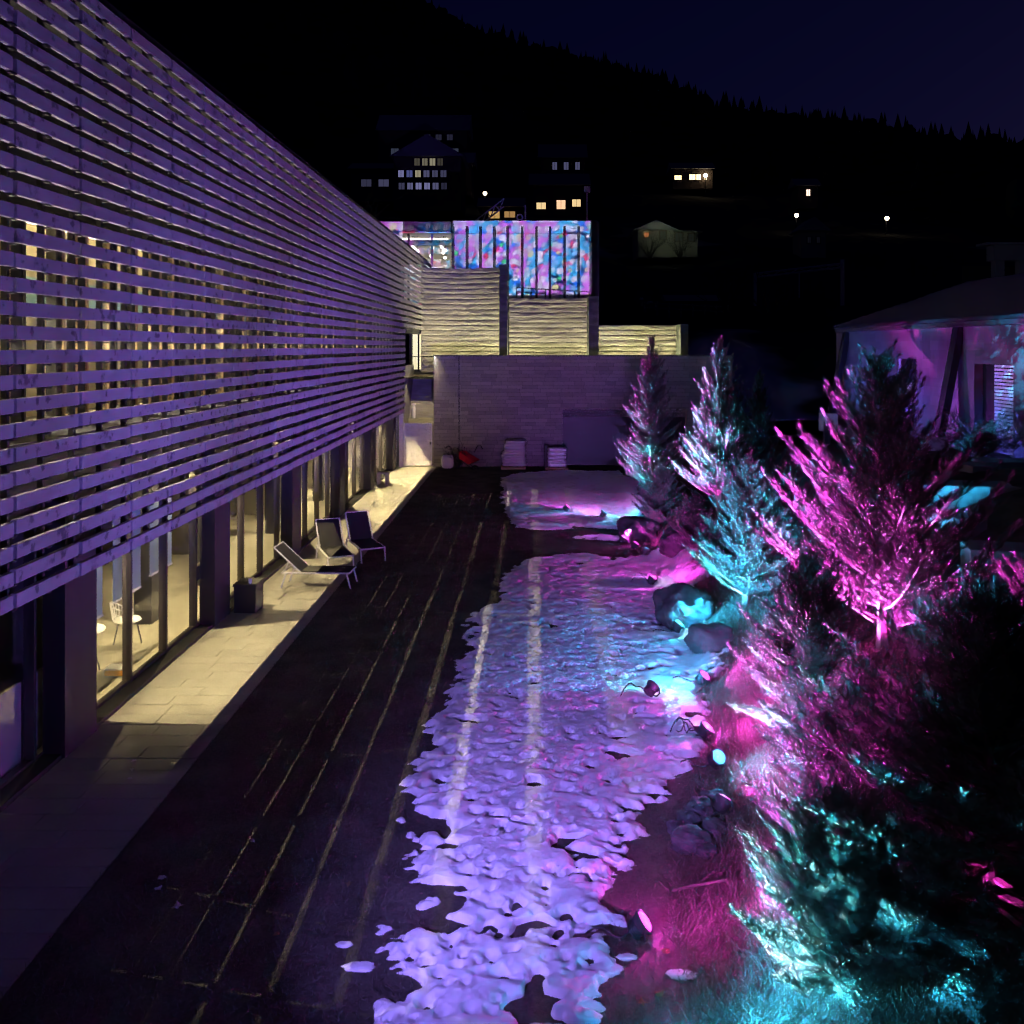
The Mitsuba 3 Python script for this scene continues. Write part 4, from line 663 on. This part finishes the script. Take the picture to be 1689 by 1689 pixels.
for i, (x, y, s, m_) in enumerate(((-3.87, 9.4, .07, 'm_paleleaf'), (-3.82, 9.2, .06, 'm_paleleaf'), (-3.5, 8.91, .08, 'm_paleleaf'), (-3.12, 10.09, .05, 'm_paleleaf'), (-5.3, 12.05, .05, 'm_paleleaf'), (-5.22, 11.8, .05, 'm_paleleaf'), (-5.15, 11.55, .05, 'm_paleleaf'), (1.05, 7.7, .07, 'm_leaf'), (.9, 7.6, .06, 'm_leaf'), (1.2, 8.25, .07, 'm_leaf'), (-2.4, 8.5, .05, 'm_leaf'), (-1.9, 9.3, .06, 'm_leaf'))):
    a = np.linspace(0, 6.28, 9)[:-1]; rr = s * np.array([1, .55, .8, .45, .35, .45, .8, .55]); v = np.vstack([np.stack([rr * np.cos(a + i), rr * np.sin(a + i), .012 * np.sin(a * 3 + i) + .012], 1), [[0, 0, .02]]])
    zz = max(float(H(x, y)), 0.006 if x < -4.5 else -9); k = add('fallen_leaf', (v + [x, y, zz + .006], np.stack([np.arange(8), (np.arange(8) + 1) % 8, np.full(8, 8)], 1)), m_)
    tag(k, ['curled pale leaf on the dark lawn, upper of the left pair', 'curled pale leaf on the dark lawn, lower of the left pair', 'large pale leaf on the dark lawn right of the left pair', 'small pale leaf farthest out on the dark lawn', 'pale scrap on the unlit path nearest the lit paving', 'pale scrap in the middle of the three on the unlit path', 'pale scrap nearest the camera on the unlit path', 'brown leaf right of the snow near the frame bottom', 'brown leaf close to the snow edge at the frame bottom', 'brown leaf below the violet-pink floodlight', 'brown leaf on the dark grass left of the snow', 'brown leaf on the grass beside the snow edge'][i], 'leaf', ['leaves on the lawn', 'leaves on the path', 'leaves near the snow'][0 if -4.5 < x < 0 and m_ == 'm_paleleaf' else 1 if x < -4.5 else 2])

# ------------------------------------------------------------------ sun loungers, stool, planter
def lounger(label, x, y, rz, back=50):
    t = thing('sun_lounger', label, 'lounger', 'sun loungers on the path'); Wd, L = .62, 1.9
    R = lambda m: move(rot(m, [0, 0, 1], rz), (x, y, .01))   # local x: foot at 0, head at -L
    hb = 1.12; bl = .82; a = math.radians(back); hx_, hz_ = -hb - bl * math.cos(a), .36 + bl * math.sin(a)
    add('seat', R(mesh([box(-hb, 0, -Wd / 2 + .03, Wd / 2 - .03, .355, .372)])), 'm_sling', t)
    v = np.array([[x_, y_, z_] for (x_, z_) in ((-hb, .362), (hx_, hz_)) for y_ in (-Wd / 2 + .03, Wd / 2 - .03)]); o = vec((math.sin(a), 0, math.cos(a))) * .012
    add('backrest', R((np.vstack([v, v + o]), np.array([[0, 2, 3, 1], [4, 5, 7, 6], [0, 1, 5, 4], [2, 6, 7, 3], [0, 4, 6, 2], [1, 3, 7, 5]]))), 'm_sling', t)
    for s in (-1, 1):
        yy = s * Wd / 2; k = add('side_rail', R(mesh([bar((0.0, yy, .345), (-1.55, yy, .345), .021, 6), bar((-hb, yy, .36), (hx_, yy, hz_), .018, 6)])), 'm_paleMetal', t)
        add('prop', R(bar((-1.5, yy * .9, .34), (-hb - .45 * bl * math.cos(a), yy * .9, .36 + .45 * bl * math.sin(a)), .012, 5)), 'm_paleMetal', t)
        add('leg', R(bar((-.06, yy, .345), (.03, yy, 0), .021, 6)), 'm_paleMetal', t); add('leg', R(bar((-1.45, yy, .345), (-1.57, yy, 0), .021, 6)), 'm_paleMetal', t)
    add('cross_bar', R(mesh([bar((0, -Wd / 2, .345), (0, Wd / 2, .345), .021, 6), bar((-1.55, -Wd / 2, .345), (-1.55, Wd / 2, .345), .021, 6)])), 'm_paleMetal', t); add('head_bar', R(bar((hx_, -Wd / 2, hz_), (hx_, Wd / 2, hz_), .018, 6)), 'm_paleMetal', t)
lounger('black sling sun lounger nearest the camera, turned sideways', -4.2, 20.95, -3, 42)
lounger('black sling sun lounger in the middle of the three', -4.75, 22.3, -66, 49)
lounger('black sling sun lounger farthest right of the three', -4.12, 23.2, -64, 53)
t = thing('side_stool', 'small pale stool on the bright path near the gate', 'stool')
add('top', rbox(-6.3, -5.86, 36.2, 36.75, .44, .49), 'm_concrete', t)
for q in ((-6.25, 36.25), (-5.92, 36.25), (-6.25, 36.7), (-5.92, 36.7)): add('leg', box(q[0] - .04, q[0] + .04, q[1] - .03, q[1] + .03, 0, .44), 'm_concrete', t)
t = thing('planter_box', 'black square planter box beside the second column', 'planter')
add('box', mesh([box(-6.2, -5.76, 18.75, 19.3, .01, .55), ]), 'm_plastic', t); add('rim', mesh([box(-6.22, -5.74, 18.73, 19.32, .55, .6)]), 'm_plastic', t)
t = thing('paper_cup', 'small white cup standing on the black planter', 'cup'); add('cup', move(lathe([(0, 0), (.03, 0), (.04, .1), (.035, .1), (.0, .02)], 14), (-5.9, 18.85, .6)), 'm_white', t)

# ------------------------------------------------------------------ things along the back wall
def sack(base, label, cat, group, x, y, z, w, d, h, seed, m_, rz):
    q = trimesh.creation.icosphere(3, 1.0); v = np.array(q.vertices); v = np.sign(v) * np.abs(v) ** .45; v[:, 2] *= 1 - .25 * (v[:, 0] ** 4 + v[:, 1] ** 4) / 2; v *= (1 + .10 * (meshkit.fbm(v * 2.5 + seed * 5, 3) - .5))[:, None]
    k = add(base, move(rot((v * [w / 2, d / 2, h / 2], np.array(q.faces)), [0, 0, 1], rz), (x, y, z + h / 2)), m_, smooth=45); tag(k, label, cat, group)
rr_ = np.random.default_rng(3)
for i in range(9):
    f = 1 - .022 * i * (1 if i > 4 else .4); sack('white_sack', ('topmost' if i == 8 else 'bottom' if i == 0 else ordinal(i) + ' from the bottom') + ' white sack in the tall sack stack by the wall' if 0 < i < 8 else ('topmost white sack' if i else 'bottom white sack') + ' in the tall sack stack by the wall', 'sack', 'white sacks stacked on a pallet', -.95 + rr_.normal(0, .03) + .012 * i, 41.0, .14 + .128 * i, 1.12 * f, .8, .145, i, 'm_sack', rr_.normal(0, 3))
def pallet(label, x, y, w):
    t = thing('wooden_pallet', label, 'pallet')
    for i in range(5): add('board', box(x - w / 2 + i * (w - .12) / 4, x - w / 2 + .12 + i * (w - .12) / 4, y - .4, y + .4, .10, .13), 'm_wood', t)
    for yy in (-.36, 0, .36): add('bearer', box(x - w / 2, x + w / 2, y + yy - .04, y + yy + .04, 0.0, .097), 'm_wood', t)
pallet('dark wooden pallet under the tall sack stack', -.95, 41.0, 1.1); pallet('dark wooden pallet under the blue-lit bundle', .98, 40.75, 1.0)
for i in range(5): sack('rolled_bag', ['bottom', 'second lowest', 'middle', 'second highest', 'topmost'][i] + ' pale bag in the short stack lit blue and pink', 'bag', 'pale bags in the short stack', 1.0, 40.75, .14 + .17 * i, .86, .7, .18, 30 + i, 'm_white', rr_.normal(0, 2))
t = thing('tarp_cover', 'crumpled grey tarpaulin hanging beside the short bag stack', 'tarpaulin'); X, Z = np.meshgrid(np.linspace(0, 1, 18), np.linspace(0, 1, 14)); add('sheet', grid(.45 + .13 * X, 40.35 + .75 * X + .06 * nz(X, Z, 6, 2), .02 + 1.05 * Z + .05 * nz(X, Z, 5, 3)), 'm_concrete', t, smooth=True)
t = thing('wheelbarrow', 'red wheelbarrow tipped against the coursed wall', 'wheelbarrow')
Rw = lambda m: move(rot(rot(m, [0, 1, 0], 28), [0, 0, 1], -20), (-3.05, 41.0, .42))
add('tray', Rw((np.array([[-.30, -.2, -.1], [.22, -.2, -.1], [.22, .2, -.1], [-.30, .2, -.1], [-.42, -.3, .2], [.45, -.3, .22], [.45, .3, .22], [-.42, .3, .2]]), np.array([[0, 3, 2, 1], [0, 1, 5, 4], [1, 2, 6, 5], [2, 3, 7, 6], [3, 0, 4, 7]]))), 'm_red', t)
for s in (-1, 1): add('handle', Rw(tube([(.55, .1 * s, -.2), (-.3, .24 * s, -.12), (-.75, .28 * s, .12), (-.9, .28 * s, .05)], .02, 6)), 'm_plastic', t); add('leg', Rw(bar((-.25, .2 * s, -.1), (-.35, .22 * s, -.42), .018, 5)), 'm_plastic', t)
tq = trimesh.creation.torus(.16, .04); add('wheel', Rw((np.array(tq.vertices) @ np.array([[1, 0, 0], [0, 0, 1], [0, -1, 0]]).T + [.55, 0, -.2], np.array(tq.faces))), 'm_plastic', t)
t = thing('hand_cart', 'dark folded hand cart lying beside the red wheelbarrow', 'cart')
add('frame', mesh([tube([(-4.25, 41.2, .1), (-4.1, 41.3, .25), (-3.6, 41.2, .2), (-3.4, 41.1, .1)], .022, 6), tube([(-3.62, 41.3, .1), (-3.72, 41.35, .8), (-3.9, 41.4, .98), (-4.05, 41.4, .9)], .03, 6), tube([(-2.75, 41.35, .7), (-2.6, 41.35, 1.0), (-2.45, 41.3, 1.02), (-2.38, 41.3, .85)], .022, 6)]), 'm_plastic', t)
for x in (-4.05, -3.5): tq = trimesh.creation.torus(.11, .03); add('wheel', (np.array(tq.vertices) @ np.array([[1, 0, 0], [0, 0, 1], [0, -1, 0]]).T + [x, 41.1, .14], np.array(tq.faces)), 'm_plastic', t)
twig_bush('dead dark plant between the cart and the red wheelbarrow', -3.45, 41.3, 0, .95, 8, 18, 'plant', m='m_dark')
sack('grey_sack', 'slumped pale sack left of the red wheelbarrow', 'sack', None, -3.95, 41.15, 0, .55, .35, .62, 51, 'm_sack', 10)

# ------------------------------------------------------------------ floodlights in the snow
T80 = math.tan(math.radians(80))
def f_beam(p, n, uv):
    r = dr.sqrt(dr.square(uv.x - 0.5) + dr.square(uv.y - 0.5)) * 2 * T80
    return mi.Color3f((1 - smoothstep(0.12, 0.85, r)) + 0.004 * (1 - smoothstep(0.8, 3.0, r)))
FLOODTEX = mikit.proc(f_beam)
def f_tight(p, n, uv):
    r = dr.sqrt(dr.square(uv.x - 0.5) + dr.square(uv.y - 0.5)) * 2 * T80
    return mi.Color3f((1 - smoothstep(0.10, 0.52, r)) + 0.003 * (1 - smoothstep(0.8, 3.0, r)))
TIGHT = mikit.proc(f_tight)
def floodlight(label, x, y, target, col, s=1.0, I=1.0, cut=52, beam=26, dome=1.0, cable=0, tex=None, spill=0, lift=.16, rad=.095):
    t = thing('floodlight', label, 'floodlight', 'coloured floodlights along the bank'); o = vec((x, y, snow_at(x, y) + lift)); ax = unit(vec(target) - o); M_ = frame_to(o, ax); q = rad / .095
    add('housing', xf(lathe(np.array([(0, -.16), (.045, -.16), (.06, -.15), (.075, -.09), (.09, -.05), (.108, -.02), (.112, .012), (.104, .014), (.098, -.004), (0, -.008)]) * q, 22), M_), 'm_housing', t, smooth=35)
    add('fin', xf(mesh([lathe(np.array([(.05, -.145 + .022 * i), (.088, -.145 + .022 * i), (.088, -.138 + .022 * i), (.05, -.138 + .022 * i)]) * q, 18) for i in range(4)]), M_), 'm_housing', t)
    hue = col / col.max(); prof = [(rad * .96 * math.cos(b), .004 + rad * .30 * math.sin(b)) for b in np.linspace(0, math.pi / 2, 6)]
    add('lens', xf(lathe(prof[:-1] + [(1e-4, prof[-1][1])], 22), M_), 'm_dark', t, emit=K_DOME * dome * (hue * .98 + .02), weight=0)
    side = M_[:3, 0]; b0 = o - vec((0, 0, lift - .015)); add('bracket', mesh([tube([o + side * .12 * q, o + side * .125 * q - [0, 0, .08], b0 + side * .06, b0 - side * .06, o - side * .125 * q - [0, 0, .08], o - side * .12 * q], .011, 5)]), 'm_housing', t)
    r = np.random.default_rng(int(x * 100 + y * 10)); p0 = o - ax * .15 * q; e = vec((-1, -.25 + .5 * r.random(), 0)); n_ = vec((-e[1], e[0], 0))
    u = np.linspace(0, 1, 14); C = p0 + e * (u * .42)[:, None] + n_ * (.09 * np.sin(u * 6))[:, None]; C[:, 2] = [max(p0[2] * (1 - a) ** 2 + (.22 * math.sin(a * math.pi) if cable else .03) + (1 - (1 - a) ** 2) * snow_at(cx, cy), snow_at(cx, cy) + .01) for a, cx, cy in zip(u, C[:, 0], C[:, 1])]
    add('cable', tube(C, .009, 5), 'm_housing', t, smooth=60)
    if cable > 1:
        for g in range(2):
            C2 = o + e * (.12 + .3 * u)[:, None] + n_ * (.10 * (g - .5) + .14 * np.sin(u * 5 + g * 2))[:, None]; C2[:, 2] = [snow_at(cx, cy) + .02 + .10 * abs(math.sin(a * 6 + g)) for a, cx, cy in zip(u, C2[:, 0], C2[:, 1])]; add('cable', tube(C2, .008, 5), 'm_housing', t, smooth=60)
    spot('flood_beam', o + ax * .07, o + ax, K_FLOOD * I * col, 80, 79, tex or FLOODTEX)
    if spill: scene[nm('lens_spill')] = {'type': 'point', 'position': [float(a) for a in o + ax * .11], 'intensity': rgb(*(vec(col) * spill * LS)), 'sampling_weight': .35}
floodlight('magenta floodlight alone on the far snow, nearest the back wall', 1.09, 30.2, (2.39, 30.10, float(H(1.09, 30.2)) + .16 + 1.3), MAG, I=.3, tex=TIGHT, spill=16)
floodlight('cyan floodlight at the foot of the farthest slender pine', 2.2, 28.85, (3.70, 29.10, float(H(2.2, 28.85)) + .16 + 2.2), CYAN, I=1.6, tex=TIGHT, spill=15)
floodlight('magenta floodlight beside the pink boulder', 2.5, 25.5, (3.40, 25.50, float(H(2.5, 25.5)) + .16 + 1.3), MAG, I=.25, tex=TIGHT, spill=8)
floodlight('magenta floodlight hidden close under the little pink pine', 2.75, 24.7, (4.35, 24.80, float(H(2.75, 24.7)) + .16 + 2.2), MAG, I=.75, tex=TIGHT)
floodlight('cyan floodlight hidden behind the low pink pine bush', 2.9, 23.6, (4.40, 24.50, float(H(2.9, 23.6)) + .16 + 3.2), CYAN, I=.8, tex=TIGHT)
floodlight('magenta floodlight on the middle snow beside a loose cable', 2.72, 20.9, (3.62, 20.85, float(H(2.72, 20.9)) + .16 + 1.4), MAG, I=.4, cable=1, tex=TIGHT, spill=17)
floodlight('cyan floodlight between the two dark boulders', 2.75, 17.3, (3.75, 17.25, float(H(2.75, 17.3)) + .16 + 1.6), CYAN, I=1.3, spill=11)
floodlight('cyan floodlight in the open snow with a looped cable', 1.84, 14.1, (3.54, 15.60, float(H(1.84, 14.1)) + .16 + 1.5), CYAN, I=.4, cable=1, tex=TIGHT, spill=14)
floodlight('magenta floodlight at the snow edge with tangled cables', 2.42, 12.75, (3.92, 12.45, float(H(2.42, 12.75)) + .16 + 2.0), MAG, I=1.4, cable=2, spill=12)
floodlight('cyan floodlight just below the one with tangled cables', 2.38, 11.75, (3.38, 10.15, float(H(2.38, 11.75)) + .16 + 1.6), CYAN, I=.6)
floodlight('magenta floodlight half hidden below the dense pink pine', 2.2, 10.55, (3.20, 11.35, float(H(2.2, 10.55)) + .16 + 1.6), MAG, I=1.3)
floodlight('violet-pink floodlight nearest the pink-lit mound', 1.02, 8.45, (2.22, 8.35, float(H(1.02, 8.45)) + .16 + 1.0), MAG, I=.22, spill=4)
floodlight('cyan floodlight cut by the bottom edge of the picture', 1.3, 6.95, (2.50, 7.25, float(H(1.3, 6.95)) + .16 + 1.5), CYAN, I=2.3, spill=4)
floodlight('magenta floodlight mostly hidden in the foliage of the dense pink pine', 2.75, 14.7, (4.55, 13.80, float(H(2.75, 14.7)) + .16 + 2.4), MAG, I=1.9)
for (x, y, z, tz, tx, c, I_) in ((11.4, 35.5, 2.6, 5.2, 13.0, (.10, .14, 1.0), 9), (11.4, 31.5, 2.7, 5.2, 13.0, (.16, .10, 1.0), 8), (11.2, 28.3, 2.7, 5.0, 13.0, (.5, .07, .9), 6), (11.3, 24.2, 2.6, 5.0, 13.0, (.10, .12, 1.0), 9)):
    q = thing('uplighter', ['leftmost blue uplighter at the foot of the snow-roofed hall', 'violet uplighter left of the middle strut', 'magenta uplighter at the middle strut', 'blue uplighter near the right edge'][[35.5, 31.5, 28.3, 24.2].index(y)], 'uplighter', 'uplighters along the snow-roofed hall'); ax = unit((tx - x, 0, tz - z))
    add('housing', xf(lathe([(0, -.14), (.07, -.14), (.09, 0), (.08, .01), (0, 0)], 16), frame_to((x, y, z), ax)), 'm_housing', q); add('base', box(x - .1, x + .1, y - .1, y + .1, z - .9, z - .15), 'm_housing', q)
    spot('uplight_beam', vec((x, y, z)) + ax * .06, (tx, y, tz), np.array(c) * I_ * 4.5, 75, 20, w=.4)
# violet wash fixtures standing on the lawn just outside the frame, aimed at the louvres
for (o, tg, I, cu, be, lab) in (((1.2, 5.2, .55), (-5.65, 10.5, 6.4), 112, 46, 22, 'near'), ((.9, 4.9, .6), (-5.65, 20.0, 6.4), 285, 24, 12, 'middle'), ((.6, 4.6, .65), (-5.65, 33.0, 6.6), 1350, 13, 6, 'far')):
    t = thing('wash_light', f'violet wash light on a stand, aimed at the {lab} part of the louvred front', 'floodlight'); ax = unit(vec(tg) - o); add('housing', xf(lathe([(0, -.2), (.1, -.2), (.14, 0), (.13, .01), (0, 0)], 18), frame_to(vec(o) - ax * .1, ax)), 'm_housing', t); add('stand', bar((o[0], o[1], 0), tuple(vec(o) - ax * .12), .02, 6), 'm_housing', t)
    spot('wash_beam', o, tg, K_WASH * I * VIOLET, cu, be, w=1.2)
t = thing('wash_light', 'violet wash light on a stand, aimed along the trampled snow', 'floodlight'); o, tg = (-2.7, 3.5, 3.0), (.6, 12.0, 0); ax = unit(vec(tg) - o)
add('housing', xf(lathe([(0, -.2), (.1, -.2), (.14, 0), (.13, .01), (0, 0)], 18), frame_to(vec(o) - ax * .1, ax)), 'm_housing', t); add('stand', bar((o[0], o[1] - .12, 0), (o[0], o[1] - .12, o[2]), .02, 6), 'm_housing', t)
spot('wash_beam', o, tg, K_WASH * 330 * np.array([.30, .2, 1.0]) * .95, 21, 8, w=1.2)
t = thing('wash_light', 'violet wash light on a stand, aimed at the wall that closes the lawn', 'floodlight'); o, tg = (1.0, 4.4, .9), (2.0, 41.7, 3.2); ax = unit(vec(tg) - o)
add('housing', xf(lathe([(0, -.2), (.1, -.2), (.14, 0), (.13, .01), (0, 0)], 18), frame_to(vec(o) - ax * .1, ax)), 'm_housing', t); add('stand', bar((o[0], o[1] - .12, 0), (o[0], o[1] - .12, o[2]), .02, 6), 'm_housing', t)
spot('wash_beam', o, tg, K_WASH * 950 * np.array([.36, .16, 1.0]), 8.5, 4, w=.6)
t = thing('gobo_lamp', 'projector housing on a mast above the near end of the lawn', 'projector'); ax = unit(vec((-4.7, 62, 11.55)) - PRJ); add('housing', xf(lathe([(0, -.6), (.2, -.6), (.2, -.02), (.16, -.01), (0, -.05)], 18), frame_to(vec(PRJ) - ax * .05, ax)), 'm_housing', t); add('mast', bar((PRJ[0], PRJ[1] - .3, 0), (PRJ[0], PRJ[1] - .3, PRJ[2]), .06, 8), 'm_housing', t)
print('needle tris', NT)
